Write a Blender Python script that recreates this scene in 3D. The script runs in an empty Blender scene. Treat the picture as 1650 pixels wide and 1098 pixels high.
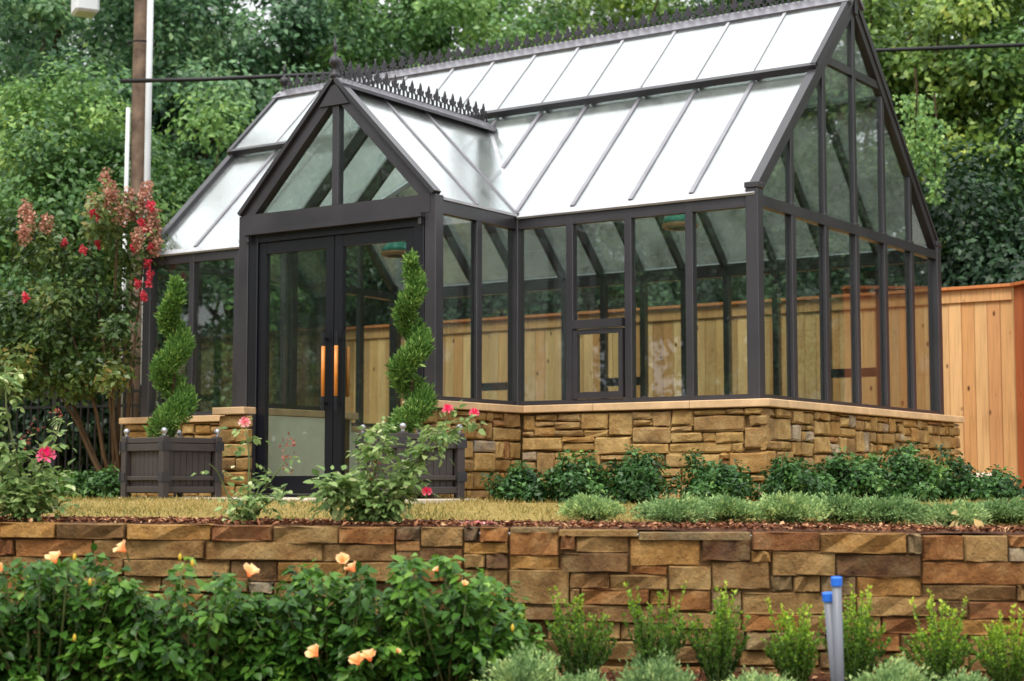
import bpy, math, random
import numpy as np
from mathutils import Vector, Matrix

# ------------------------------------------------------------------ camera
sc = bpy.context.scene
COL = sc.collection
C = np.array([5.83, -12.06, .145]); YAW, PIT, FPX = math.radians(-34.04), math.radians(4.80), 2723.6
FW = np.array([math.sin(YAW)*math.cos(PIT), math.cos(YAW)*math.cos(PIT), math.sin(PIT)])
RT = np.array([math.cos(YAW), -math.sin(YAW), 0.0]); UP = np.cross(RT, FW)
cam = bpy.data.cameras.new('camera'); cam_o = bpy.data.objects.new('camera', cam); COL.objects.link(cam_o)
cam.sensor_width = 36; cam.lens = FPX/1650*36; cam.clip_end = 2000
cam_o.matrix_world = Matrix(((RT[0], UP[0], -FW[0], C[0]), (RT[1], UP[1], -FW[1], C[1]), (RT[2], UP[2], -FW[2], C[2]), (0, 0, 0, 1)))
cam.dof.use_dof = True; cam.dof.focus_distance = 12.8; cam.dof.aperture_fstop = 2.0
sc.camera = cam_o

# ------------------------------------------------------------------ sky, sun, exposure
SUN_EL, SUN_AZ = math.radians(58), math.radians(168)      # azimuth measured from +Y towards +X
w = bpy.data.worlds.new('World'); sc.world = w; w.use_nodes = True
nt = w.node_tree; nt.nodes.clear()
def N(tree, t, **kw):
    n = tree.nodes.new(t)
    for k, v in kw.items(): setattr(n, k, v)
    return n
out = N(nt, 'ShaderNodeOutputWorld'); bg = N(nt, 'ShaderNodeBackground')
sky = N(nt, 'ShaderNodeTexSky', sky_type='NISHITA', sun_disc=False)
sky.sun_elevation = SUN_EL; sky.sun_rotation = SUN_AZ; sky.air_density = 1.0; sky.dust_density = 4.0
# overcast: cloud deck about three times brighter overhead than at the horizon
tc = N(nt, 'ShaderNodeTexCoord'); sx = N(nt, 'ShaderNodeSeparateXYZ'); nt.links.new(tc.outputs['Generated'], sx.inputs[0])
mr = N(nt, 'ShaderNodeMapRange'); mr.inputs[1].default_value = -.05; mr.inputs[2].default_value = .9; mr.inputs[3].default_value = 5.6; mr.inputs[4].default_value = 12.0
nt.links.new(sx.outputs['Z'], mr.inputs[0])
ns = N(nt, 'ShaderNodeTexNoise'); ns.inputs['Scale'].default_value = 2.2; ns.inputs['Detail'].default_value = 5
nt.links.new(tc.outputs['Generated'], ns.inputs['Vector'])
m2 = N(nt, 'ShaderNodeMapRange'); m2.inputs[1].default_value = .3; m2.inputs[2].default_value = .7; m2.inputs[3].default_value = .88; m2.inputs[4].default_value = 1.1
nt.links.new(ns.outputs[0], m2.inputs[0])
mu = N(nt, 'ShaderNodeMath', operation='MULTIPLY'); nt.links.new(mr.outputs[0], mu.inputs[0]); nt.links.new(m2.outputs[0], mu.inputs[1])
cl = N(nt, 'ShaderNodeVectorMath', operation='SCALE'); cl.inputs[0].default_value = (.985, 1.0, 1.015); nt.links.new(mu.outputs[0], cl.inputs['Scale'])
mx = N(nt, 'ShaderNodeMix', data_type='RGBA'); mx.inputs[0].default_value = .9
nt.links.new(sky.outputs[0], mx.inputs[6]); nt.links.new(cl.outputs[0], mx.inputs[7])
nt.links.new(mx.outputs[2], bg.inputs[0]); bg.inputs[1].default_value = .105
nt.links.new(bg.outputs[0], out.inputs[0])
sun = bpy.data.lights.new('sun', 'SUN'); sun.energy = 1.3; sun.angle = math.radians(16); sun.color = (1, .95, .86)
sun_o = bpy.data.objects.new('sun', sun); COL.objects.link(sun_o)
sd = Vector((math.sin(SUN_AZ)*math.cos(SUN_EL), math.cos(SUN_AZ)*math.cos(SUN_EL), math.sin(SUN_EL)))
sun_o.rotation_euler = sd.to_track_quat('Z', 'Y').to_euler(); sun_o.location = (0, -20, 30)
sc.view_settings.view_transform = 'Standard'; sc.view_settings.look = 'None'
sc.view_settings.exposure = .95; sc.view_settings.gamma = 1; sc.view_settings.use_curve_mapping = False
sc.render.engine = 'CYCLES'
sc.cycles.use_denoising = True
sc.cycles.max_bounces = 10; sc.cycles.transparent_max_bounces = 24; sc.cycles.diffuse_bounces = 4; sc.cycles.glossy_bounces = 4
sc.cycles.caustics_reflective = False; sc.cycles.caustics_refractive = False
sc.cycles.sample_clamp_indirect = 6

# ------------------------------------------------------------------ helpers
def ray(x, y): return FW + RT*(x-825)/FPX - UP*(y-549)/FPX
def on_y(x, y, Y): r = ray(x, y); return C + r*(Y-C[1])/r[1]
def on_x(x, y, X): r = ray(x, y); return C + r*(X-C[0])/r[0]
def on_z(x, y, Z): r = ray(x, y); return C + r*(Z-C[2])/r[2]
def at(x, y, d): return C + ray(x, y)*d
FH = np.array([FW[0], FW[1], 0])/math.cos(PIT)
def cf(u, d, z=0.0): return np.array([C[0]+FH[0]*d+RT[0]*u, C[1]+FH[1]*d+RT[1]*u, z])
def lin(r, g=None, b=None):
    if g is None: r, g, b = r
    return tuple((v/255/12.92 if v/255 <= .04045 else ((v/255+.055)/1.055)**2.4) for v in (r, g, b))
rs = np.random.RandomState(7)

def link(name, me, mat=None, parent=None, loc=None, rz=0.0, color=None):
    o = bpy.data.objects.new(name, me); COL.objects.link(o)
    if mat is not None and len(me.materials) == 0: me.materials.append(mat)
    if parent is not None: o.parent = parent
    if loc is not None: o.location = tuple(float(v) for v in loc)
    if rz: o.rotation_euler = (0, 0, rz)
    if color is not None: o.color = (*color, 1)
    return o
def thing(name, label, cat, loc=(0, 0, 0), rz=0.0, group=None):
    o = bpy.data.objects.new(name, None); COL.objects.link(o); o.empty_display_size = .1
    o.location = tuple(float(v) for v in loc); o.rotation_euler = (0, 0, rz)
    return tag(o, label, cat, group)
def tag(o, label, cat, group=None):
    o['label'] = label; o['category'] = cat
    if group: o['group'] = group
    return o
def kind(o, k, label=None):
    o['kind'] = k
    if label: o['label'] = label
    return o
def mesh_np(name, V, F, mat=None, tint=None, smooth=False):
    """V (n,3); F (m,k) all of one size."""
    V = np.asarray(V, dtype=np.float32); F = np.asarray(F, dtype=np.int32)
    me = bpy.data.meshes.new(name)
    me.vertices.add(len(V)); me.vertices.foreach_set('co', V.ravel())
    m, k = F.shape
    me.loops.add(m*k); me.loops.foreach_set('vertex_index', F.ravel())
    me.polygons.add(m); me.polygons.foreach_set('loop_start', np.arange(0, m*k, k, dtype=np.int32))
    if smooth: me.polygons.foreach_set('use_smooth', np.ones(m, dtype=bool))
    if tint is not None:
        a = me.attributes.new('tint', 'FLOAT', 'POINT'); a.data.foreach_set('value', np.asarray(tint, dtype=np.float32))
    me.update(calc_edges=True)
    if mat: me.materials.append(mat)
    return me
def mesh_py(name, V, F, mat=None, smooth=False):
    me = bpy.data.meshes.new(name); me.from_pydata([tuple(map(float, v)) for v in V], [], F); me.update()
    if smooth:
        for p in me.polygons: p.use_smooth = True
    if mat: me.materials.append(mat)
    return me
class MB:
    def __init__(s): s.v = []; s.f = []
    def add(s, V, F):
        b = len(s.v); s.v += [tuple(map(float, x)) for x in V]; s.f += [tuple(i+b for i in f) for f in F]
    def box(s, x0, x1, y0, y1, z0, z1):
        s.add([(x0, y0, z0), (x1, y0, z0), (x1, y1, z0), (x0, y1, z0), (x0, y0, z1), (x1, y0, z1), (x1, y1, z1), (x0, y1, z1)],
              [(0, 3, 2, 1), (4, 5, 6, 7), (0, 1, 5, 4), (1, 2, 6, 5), (2, 3, 7, 6), (3, 0, 4, 7)])
    def bbox(s, x0, x1, y0, y1, z0, z1, b):
        """box with chamfered edges"""
        xs, ys, zs = (x0, x1), (y0, y1), (z0, z1); V = []; idx = {}
        for i in (0, 1):
            for j in (0, 1):
                for k in (0, 1):
                    sx_, sy_, sz_ = (1-2*i), (1-2*j), (1-2*k)
                    for ax in range(3):
                        p = [xs[i]+sx_*b, ys[j]+sy_*b, zs[k]+sz_*b]
                        p[ax] = (xs[i], ys[j], zs[k])[ax]
                        idx[i, j, k, ax] = len(V); V.append(p)
        F = []
        for i in (0, 1): F.append([idx[i, a, c, 0] for a, c in ((0, 0), (1, 0), (1, 1), (0, 1))])
        for j in (0, 1): F.append([idx[a, j, c, 1] for a, c in ((0, 0), (1, 0), (1, 1), (0, 1))])
        for k in (0, 1): F.append([idx[a, c, k, 2] for a, c in ((0, 0), (1, 0), (1, 1), (0, 1))])
        for a in (0, 1):
            for c in (0, 1):
                F.append([idx[a, c, 0, 0], idx[a, c, 1, 0], idx[a, c, 1, 1], idx[a, c, 0, 1]])
                F.append([idx[a, 0, c, 0], idx[a, 1, c, 0], idx[a, 1, c, 2], idx[a, 0, c, 2]])
                F.append([idx[0, a, c, 1], idx[1, a, c, 1], idx[1, a, c, 2], idx[0, a, c, 2]])
        for i in (0, 1):
            for j in (0, 1):
                for k in (0, 1): F.append([idx[i, j, k, 0], idx[i, j, k, 1], idx[i, j, k, 2]])
        s.add(V, F)
    def beam(s, p0, p1, wd, h, up=(0, 0, 1), off=0.0):
        """rectangular bar from p0 to p1; wd across, h along 'up' (made perpendicular); off shifts along up"""
        p0 = np.array(p0, float); p1 = np.array(p1, float); d = p1-p0; L = np.linalg.norm(d); d /= L
        u = np.array(up, float); u -= d*(u@d); u /= np.linalg.norm(u); c = np.cross(d, u)
        V = []
        for p in (p0, p1):
            for a, b in ((-1, -1), (1, -1), (1, 1), (-1, 1)): V.append(p+c*a*wd/2+u*(b*h/2+off))
        s.add(V, [(3, 2, 1, 0), (4, 5, 6, 7), (0, 1, 5, 4), (1, 2, 6, 5), (2, 3, 7, 6), (3, 0, 4, 7)])
    def slab(s, poly, th, nrm=None):
        P = np.array(poly, float); n = np.cross(P[1]-P[0], P[2]-P[0]) if nrm is None else np.array(nrm, float); n = n/np.linalg.norm(n)
        k = len(P); V = list(P-n*th/2)+list(P+n*th/2)
        F = [tuple(range(k))[::-1], tuple(range(k, 2*k))]+[(i, (i+1) % k, k+(i+1) % k, k+i) for i in range(k)]
        s.add(V, F)
    def tube(s, pts, rad, n=7, cap=True):
        pts = [np.array(p, float) for p in pts]; V = []; F = []
        rad = [rad]*len(pts) if np.isscalar(rad) else rad
        ref = np.array([.31, .17, .93])
        for i, p in enumerate(pts):
            d = pts[min(i+1, len(pts)-1)]-pts[max(i-1, 0)]; d /= max(np.linalg.norm(d), 1e-9)
            if abs(d@ref) > .97: ref = np.array([.93, .17, .31])
            a = np.cross(d, ref); a /= np.linalg.norm(a); b = np.cross(d, a)
            for k in range(n):
                t = 2*math.pi*k/n; V.append(p+(a*math.cos(t)+b*math.sin(t))*rad[i])
        for i in range(len(pts)-1):
            for k in range(n): F.append((i*n+k, i*n+(k+1) % n, (i+1)*n+(k+1) % n, (i+1)*n+k))
        if cap: F += [tuple(range(n))[::-1], tuple(range((len(pts)-1)*n, len(pts)*n))]
        s.add(V, F)
    def lathe(s, prof, c=(0, 0, 0), n=14):
        V = []; F = []
        for r, z in prof:
            for k in range(n): t = 2*math.pi*k/n; V.append((c[0]+r*math.cos(t), c[1]+r*math.sin(t), c[2]+z))
        for i in range(len(prof)-1):
            for k in range(n): F.append((i*n+k, i*n+(k+1) % n, (i+1)*n+(k+1) % n, (i+1)*n+k))
        s.add(V, F)
    def build(s, name, mat, parent=None, smooth=False, loc=None, rz=0.0, color=None):
        return link(name, mesh_py(name, s.v, s.f, mat, smooth), None, parent, loc, rz, color)

# ------------------------------------------------------------------ materials
def newmat(name):
    m = bpy.data.materials.new(name); m.use_nodes = True; t = m.node_tree; t.nodes.clear()
    o = N(t, 'ShaderNodeOutputMaterial'); return m, t, o
def ramp(t, stops, interp='LINEAR'):
    r = N(t, 'ShaderNodeValToRGB'); e = r.color_ramp; e.interpolation = interp
    while len(e.elements) > 1: e.elements.remove(e.elements[-1])
    for i, (p, c) in enumerate(stops):
        el = e.elements[0] if i == 0 else e.elements.new(p)
        el.position = p; el.color = (*c, 1)
    return r
def noise(t, scale, detail=4, rough=.55, coord='Object', stretch=None):
    c = N(t, 'ShaderNodeTexCoord'); n = N(t, 'ShaderNodeTexNoise'); n.inputs['Scale'].default_value = scale
    n.inputs['Detail'].default_value = detail; n.inputs['Roughness'].default_value = rough
    if stretch:
        mp = N(t, 'ShaderNodeMapping'); mp.inputs['Scale'].default_value = stretch
        t.links.new(c.outputs[coord], mp.inputs[0]); t.links.new(mp.outputs[0], n.inputs[0])
    else: t.links.new(c.outputs[coord], n.inputs[0])
    return n
def bump(t, src, strength, dist, prev=None):
    b = N(t, 'ShaderNodeBump'); b.inputs['Strength'].default_value = strength; b.inputs['Distance'].default_value = dist
    t.links.new(src, b.inputs['Height'])
    if prev: t.links.new(prev, b.inputs['Normal'])
    return b.outputs[0]
def plain(name, col, rough=.5, metal=0.0, spec=.5, vary=.12, nscale=6.0, bmp=0.0, coord='Object'):
    m, t, o = newmat(name); p = N(t, 'ShaderNodeBsdfPrincipled')
    n = noise(t, nscale, 5, coord=coord)
    r = ramp(t, [(.3, tuple(c*(1-vary) for c in col)), (.7, tuple(min(1, c*(1+vary)) for c in col))])
    t.links.new(n.outputs[0], r.inputs[0]); t.links.new(r.outputs[0], p.inputs['Base Color'])
    p.inputs['Roughness'].default_value = rough; p.inputs['Metallic'].default_value = metal
    p.inputs['Specular IOR Level'].default_value = spec
    if bmp: t.links.new(bump(t, noise(t, nscale*6, 4, coord=coord).outputs[0], bmp, .004), p.inputs['Normal'])
    t.links.new(p.outputs[0], o.inputs[0]); return m
def leafmat(name, stops, rough=.42, trans=.28, spec=.4):
    m, t, o = newmat(name); p = N(t, 'ShaderNodeBsdfPrincipled'); a = N(t, 'ShaderNodeAttribute', attribute_name='tint')
    r = ramp(t, stops); t.links.new(a.outputs['Fac'], r.inputs[0]); t.links.new(r.outputs[0], p.inputs['Base Color'])
    p.inputs['Roughness'].default_value = rough; p.inputs['Specular IOR Level'].default_value = spec
    tr = N(t, 'ShaderNodeBsdfTranslucent'); hs = N(t, 'ShaderNodeHueSaturation'); hs.inputs['Value'].default_value = 1.5; hs.inputs['Hue'].default_value = .485
    t.links.new(r.outputs[0], hs.inputs['Color']); t.links.new(hs.outputs[0], tr.inputs[0])
    ms = N(t, 'ShaderNodeMixShader'); ms.inputs[0].default_value = trans
    t.links.new(p.outputs[0], ms.inputs[1]); t.links.new(tr.outputs[0], ms.inputs[2]); t.links.new(ms.outputs[0], o.inputs[0]); return m
def stonemat(name, rockscale, bstr, bdist, stain):
    m, t, o = newmat(name); p = N(t, 'ShaderNodeBsdfPrincipled')
    oi = N(t, 'ShaderNodeObjectInfo'); geo = N(t, 'ShaderNodeNewGeometry')
    def nz(scale, detail, rough=.6):
        n = N(t, 'ShaderNodeTexNoise'); n.inputs['Scale'].default_value = scale; n.inputs['Detail'].default_value = detail; n.inputs['Roughness'].default_value = rough
        t.links.new(geo.outputs['Position'], n.inputs[0]); return n
    n1, n2, n3 = nz(6, 6), nz(rockscale, 7, .72), nz(2.3, 3)
    r1 = ramp(t, [(.28, (.62, .60, .58)), (.5, (.95, .95, .95)), (.72, (1.28, 1.26, 1.2))]); t.links.new(n2.outputs[0], r1.inputs[0])
    mu = N(t, 'ShaderNodeMix', data_type='RGBA', blend_type='MULTIPLY'); mu.inputs[0].default_value = 1
    t.links.new(oi.outputs['Color'], mu.inputs[6]); t.links.new(r1.outputs[0], mu.inputs[7])
    n4 = nz(6.5, 4, .6); r4 = ramp(t, [(.36, lin(100, 70, 46)), (.5, lin(168, 126, 76)), (.64, lin(204, 172, 118))]); t.links.new(n4.outputs[0], r4.inputs[0])
    m4 = N(t, 'ShaderNodeMix', data_type='RGBA'); m4.inputs[0].default_value = .36; t.links.new(mu.outputs[2], m4.inputs[6]); t.links.new(r4.outputs[0], m4.inputs[7]); mu = m4
    rs_ = ramp(t, [(.50, (0, 0, 0)), (.68, (1, 1, 1))]); t.links.new(n1.outputs[0], rs_.inputs[0])
    fm = N(t, 'ShaderNodeMath', operation='MULTIPLY'); fm.inputs[1].default_value = stain; t.links.new(rs_.outputs[0], fm.inputs[0])
    st = N(t, 'ShaderNodeMix', data_type='RGBA'); st.inputs[7].default_value = (*lin(128, 74, 30), 1)
    t.links.new(fm.outputs[0], st.inputs[0]); t.links.new(mu.outputs[2], st.inputs[6])
    t.links.new(st.outputs[2], p.inputs['Base Color'])
    p.inputs['Roughness'].default_value = .88; p.inputs['Specular IOR Level'].default_value = .25
    b1 = bump(t, n2.outputs[0], bstr, bdist)
    b2 = bump(t, nz(rockscale*4.5, 4).outputs[0], bstr*.5, bdist*.25, b1)
    t.links.new(b2, p.inputs['Normal']); t.links.new(p.outputs[0], o.inputs[0]); return m
def woodmat(name):
    m, t, o = newmat(name); p = N(t, 'ShaderNodeBsdfPrincipled'); oi = N(t, 'ShaderNodeObjectInfo')
    n = noise(t, 3.0, 6, .6, stretch=(14, 14, .6)); k = noise(t, 2.6, 2, stretch=(3.2, 3.2, 1.0)); c = N(t, 'ShaderNodeTexCoord')
    # each board draws its own grain
    r = ramp(t, [(.25, (.66, .58, .5)), (.5, (1, 1, 1)), (.75, (1.2, 1.14, 1.05))]); t.links.new(n.outputs[0], r.inputs[0])
    mu = N(t, 'ShaderNodeMix', data_type='RGBA', blend_type='MULTIPLY'); mu.inputs[0].default_value = 1
    t.links.new(oi.outputs['Color'], mu.inputs[6]); t.links.new(r.outputs[0], mu.inputs[7])
    v = N(t, 'ShaderNodeTexVoronoi'); v.inputs['Scale'].default_value = 3.2; mp = N(t, 'ShaderNodeMapping'); mp.inputs['Scale'].default_value = (1.8, 1.8, .9)
    geo = N(t, 'ShaderNodeNewGeometry'); t.links.new(geo.outputs['Position'], mp.inputs[0]); t.links.new(mp.outputs[0], v.inputs[0])
    kr = ramp(t, [(.05, (1, 1, 1)), (.11, (0, 0, 0))]); t.links.new(v.outputs['Distance'], kr.inputs[0])
    km = N(t, 'ShaderNodeMix', data_type='RGBA'); km.inputs[7].default_value = (*lin(96, 52, 24), 1)
    t.links.new(kr.outputs[0], km.inputs[0]); t.links.new(mu.outputs[2], km.inputs[6]); t.links.new(km.outputs[2], p.inputs['Base Color'])
    wn = N(t, 'ShaderNodeTexNoise'); wn.inputs['Scale'].default_value = 1.4; wn.inputs['Detail'].default_value = 5; wm = N(t, 'ShaderNodeMapping'); wm.inputs['Scale'].default_value = (3, 3, .7)
    t.links.new(geo.outputs['Position'], wm.inputs[0]); t.links.new(wm.outputs[0], wn.inputs[0])
    wr = ramp(t, [(.45, (0, 0, 0)), (.75, (.45, .45, .45))]); t.links.new(wn.outputs[0], wr.inputs[0])
    w2 = N(t, 'ShaderNodeMix', data_type='RGBA'); w2.inputs[7].default_value = (*lin(172, 122, 78), 1); t.links.new(wr.outputs[0], w2.inputs[0]); t.links.new(km.outputs[2], w2.inputs[6]); t.links.new(w2.outputs[2], p.inputs['Base Color'])
    p.inputs['Roughness'].default_value = .7; p.inputs['Specular IOR Level'].default_value = .3
    t.links.new(bump(t, n.outputs[0], .3, .004), p.inputs['Normal']); t.links.new(p.outputs[0], o.inputs[0]); return m
def glassmat(name, tint, base, gain, haze=0.0, rough=.012, hazecol=(.8, .85, .83)):
    m, t, o = newmat(name)
    tr = N(t, 'ShaderNodeBsdfTransparent'); tr.inputs[0].default_value = (*tint, 1)
    gl = N(t, 'ShaderNodeBsdfGlossy'); gl.inputs['Roughness'].default_value = rough; gl.inputs[0].default_value = (.95, .97, .98, 1)
    wv = noise(t, 1.1, 2, coord='Object'); t.links.new(bump(t, wv.outputs[0], .03, .02), gl.inputs['Normal'])
    # Schlick reflectance, the same from both sides of the pane
    ge = N(t, 'ShaderNodeNewGeometry'); dt = N(t, 'ShaderNodeVectorMath', operation='DOT_PRODUCT'); t.links.new(ge.outputs['Normal'], dt.inputs[0]); t.links.new(ge.outputs['Incoming'], dt.inputs[1])
    ab = N(t, 'ShaderNodeMath', operation='ABSOLUTE'); t.links.new(dt.outputs['Value'], ab.inputs[0])
    om = N(t, 'ShaderNodeMath', operation='SUBTRACT'); om.inputs[0].default_value = 1; om.use_clamp = True; t.links.new(ab.outputs[0], om.inputs[1])
    pw = N(t, 'ShaderNodeMath', operation='POWER'); pw.inputs[1].default_value = 5; t.links.new(om.outputs[0], pw.inputs[0])
    fr = N(t, 'ShaderNodeMath', operation='MULTIPLY_ADD'); fr.inputs[1].default_value = .96; fr.inputs[2].default_value = .04; t.links.new(pw.outputs[0], fr.inputs[0])
    ma = N(t, 'ShaderNodeMath', operation='MULTIPLY_ADD'); ma.inputs[1].default_value = gain; ma.inputs[2].default_value = base; ma.use_clamp = True
    t.links.new(fr.outputs[0], ma.inputs[0])
    body = tr.outputs[0]
    if haze:
        df = N(t, 'ShaderNodeBsdfDiffuse'); df.inputs[0].default_value = (*hazecol, 1); tl = N(t, 'ShaderNodeBsdfTranslucent'); tl.inputs[0].default_value = (*hazecol, 1)
        h1 = N(t, 'ShaderNodeMixShader'); h1.inputs[0].default_value = .5; t.links.new(df.outputs[0], h1.inputs[1]); t.links.new(tl.outputs[0], h1.inputs[2])
        dn = noise(t, 3.5, 6, .65); dr = N(t, 'ShaderNodeMapRange'); dr.inputs[1].default_value = .35; dr.inputs[2].default_value = .7; dr.inputs[3].default_value = haze*.5; dr.inputs[4].default_value = haze*1.6
        t.links.new(dn.outputs[0], dr.inputs[0])
        h2 = N(t, 'ShaderNodeMixShader'); t.links.new(dr.outputs[0], h2.inputs[0]); t.links.new(tr.outputs[0], h2.inputs[1]); t.links.new(h1.outputs[0], h2.inputs[2]); body = h2.outputs[0]
    ms = N(t, 'ShaderNodeMixShader'); t.links.new(ma.outputs[0], ms.inputs[0]); t.links.new(body, ms.inputs[1]); t.links.new(gl.outputs[0], ms.inputs[2])
    t.links.new(ms.outputs[0], o.inputs[0]); return m

M = {}
M['frame'] = plain('bronze_frame', lin(52, 50, 54), .34, 0, .6, .26, 2.2)
M['door'] = plain('black_door_paint', lin(17, 18, 25), .35, 0, .5, .1, 3)
M['crest'] = plain('dark_iron', lin(52, 50, 54), .5, .2)
M['glass'] = glassmat('window_glass', (.86, .90, .875), .012, 1.45, .004)
M['roofglass'] = glassmat('roof_glass', (.88, .93, .91), .27, .9, .25, .16)
M['cap'] = plain('ridge_cap_metal', lin(120, 118, 124), .3, .35)  # lighter than the frame: sky highlight on the cap put into its colour
M['bar'] = plain('grey_glazing_bar', lin(138, 136, 142), .28, .35)  # sky reflection on the roof bars put into a lighter grey
M['flash'] = plain('grey_flashing', lin(176, 176, 180), .45, .3)
M['ball'] = plain('silver_ball', lin(170, 170, 176), .35, .7)
M['handle'] = plain('orange_wood_handle', lin(214, 132, 52), .4, 0, .5, .15, 20)
M['plaster'] = plain('cream_plaster', lin(240, 234, 212), .9, 0, .2, .06, 9)
M['cope'] = plain('coping_sandstone', lin(206, 172, 132), .85, 0, .2, .16, 7, .5)
M['mortar'] = plain('dark_mortar', lin(120, 96, 64), .95, 0, .1, .25, 14, .6)
M['rmortar'] = plain('retaining_mortar', lin(122, 95, 64), .95, 0, .1, .25, 14, .6)
M['rubble'] = stonemat('rubble_sandstone', 16, .8, .03, .30)
M['ashlar'] = stonemat('split_face_sandstone', 15, 1.0, .075, .42)
M['planter'] = plain('planter_charcoal', lin(62, 56, 54), .55, 0, .4, .1, 8)
M['iron'] = plain('black_iron_fence', lin(22, 22, 24), .5, .2)
M['wood'] = woodmat('cedar_board')
M['pole'] = plain('weathered_pole', lin(116, 98, 84), .9, 0, .2, .4, 7, .9)
M['pvc'] = plain('white_conduit', lin(208, 212, 214), .5, 0, .4, .08, 3)
M['greypvc'] = plain('grey_pipe', lin(112, 116, 124), .45, 0, .5, .1, 4)
M['bluecap'] = plain('blue_cap', lin(38, 110, 214), .45, 0, .5, .08)
M['cable'] = plain('black_cable', lin(22, 23, 25), .6)
M['bark'] = plain('bark_brown', lin(74, 60, 46), .95, 0, .15, .35, 9, .9)
M['myrtle_bark'] = plain('smooth_tan_bark', lin(98, 78, 58), .8, 0, .2, .25, 7, .4)
M['stem'] = plain('green_stem', lin(92, 104, 58), .6, 0, .3, .2, 20)
M['lampteal'] = plain('teal_shade', lin(56, 158, 138), .35, 0, .5, .06)
M['lampcopper'] = plain('copper_rim', lin(196, 146, 112), .4, .3)
M['slab'] = plain('pale_concrete', lin(196, 184, 164), .9, 0, .2, .12, 8, .3)
M['floor'] = plain('paver_floor', lin(120, 108, 92), .9, 0, .2, .2, 5, .3)
M['edging'] = plain('dark_green_edging', lin(34, 48, 40), .6, 0, .4)
M['mulchbase'] = plain('mulch_bed', lin(86, 58, 42), .95, 0, .15, .45, 22, 1.0)
M['mulch'] = leafmat('mulch_chips', [(0, lin(70, 44, 32)), (.45, lin(118, 76, 54)), (.8, lin(160, 110, 80)), (1, lin(204, 164, 124))], .9, .02, .15)
M['lawn'] = plain('dry_lawn_soil', lin(138, 120, 70), .95, 0, .1, .25, 12, .8)
M['grass'] = leafmat('dry_grass', [(0, lin(90, 98, 50)), (.3, lin(132, 126, 68)), (.65, lin(170, 150, 88)), (1, lin(204, 184, 128))], .7, .3, .2)
M['bed'] = plain('dark_bed_soil', lin(82, 54, 38), .95, 0, .1, .45, 16, 1.0)
M['tree_mid'] = leafmat('leaf_mid', [(0, lin(48, 82, 46)), (.4, lin(88, 128, 70)), (.75, lin(126, 166, 88)), (1, lin(172, 200, 112))])
M['tree_blue'] = leafmat('leaf_blue', [(0, lin(50, 82, 60)), (.45, lin(86, 124, 86)), (.8, lin(124, 162, 108)), (1, lin(168, 194, 132))])
M['tree_dark'] = leafmat('leaf_dark', [(0, lin(30, 52, 36)), (.5, lin(58, 90, 56)), (.85, lin(94, 128, 72)), (1, lin(128, 158, 86))])
M['tree_yel'] = leafmat('leaf_yellow_green', [(0, lin(54, 82, 40)), (.4, lin(98, 130, 60)), (.75, lin(140, 168, 76)), (1, lin(194, 202, 98))])
M['myrtle'] = leafmat('leaf_myrtle', [(0, lin(40, 62, 32)), (.45, lin(76, 104, 50)), (.75, lin(114, 130, 62)), (1, lin(156, 128, 74))])
M['redseed'] = leafmat('red_seed_heads', [(0, lin(136, 108, 76)), (.5, lin(182, 128, 108)), (1, lin(206, 160, 136))], .6, .2)
M['redbloom'] = leafmat('red_bloom', [(0, lin(190, 50, 68)), (.6, lin(222, 78, 92)), (1, lin(238, 118, 124))], .5, .25)
M['topiary'] = leafmat('juniper_topiary', [(0, lin(44, 78, 34)), (.45, lin(86, 126, 56)), (.8, lin(122, 158, 76)), (1, lin(158, 186, 104))], .6, .2, .25)
M['holly'] = leafmat('holly_leaf', [(0, lin(30, 56, 26)), (.5, lin(60, 98, 48)), (.85, lin(94, 134, 68)), (1, lin(138, 172, 82))], .4, .2, .3)
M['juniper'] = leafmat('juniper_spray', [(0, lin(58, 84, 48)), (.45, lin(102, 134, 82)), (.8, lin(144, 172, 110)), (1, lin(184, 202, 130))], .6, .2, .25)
M['dryleaf'] = leafmat('dry_leaf', [(0, lin(176, 148, 92)), (.5, lin(208, 178, 122)), (1, lin(226, 204, 158))], .7, .25, .2)
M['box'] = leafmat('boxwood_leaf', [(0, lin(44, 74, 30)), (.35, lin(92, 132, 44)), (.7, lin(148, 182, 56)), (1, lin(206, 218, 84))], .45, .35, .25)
M['hib'] = leafmat('hibiscus_leaf', [(0, lin(34, 68, 22)), (.45, lin(66, 108, 38)), (.8, lin(104, 146, 54)), (1, lin(152, 186, 86))], .4, .3, .28)
M['rose'] = leafmat('rose_leaf', [(0, lin(64, 92, 50)), (.45, lin(112, 142, 80)), (.8, lin(168, 190, 124)), (.93, lin(210, 218, 168)), (1, lin(160, 92, 68))], .5, .35, .25)
M['rosered'] = leafmat('rose_new_leaf', [(0, lin(116, 60, 48)), (1, lin(176, 96, 76))], .5, .3)
M['bloompink'] = leafmat('rose_petal_hot', [(0, lin(214, 24, 92)), (.6, lin(236, 58, 120)), (1, lin(246, 120, 160))], .5, .3)
M['bloomred'] = leafmat('rose_petal_red', [(0, lin(206, 26, 66)), (.6, lin(232, 52, 90)), (1, lin(244, 104, 130))], .5, .3)
M['bloompale'] = leafmat('rose_petal_pale', [(0, lin(232, 96, 120)), (.6, lin(244, 138, 152)), (1, lin(252, 192, 190))], .5, .3)
M['bloomorange'] = leafmat('hibiscus_petal', [(0, lin(240, 124, 56)), (.5, lin(252, 184, 112)), (1, lin(255, 224, 172))], .5, .3)
M['bud'] = leafmat('yellow_bud', [(0, lin(214, 190, 70)), (1, lin(240, 226, 130))], .5, .3)
M['spikegrass'] = leafmat('green_blades', [(0, lin(48, 92, 30)), (1, lin(112, 160, 62))], .5, .3)
M['pebble'] = plain('pale_stone', lin(226, 204, 184), .85, 0, .2, .12, 10, .4)

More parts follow.
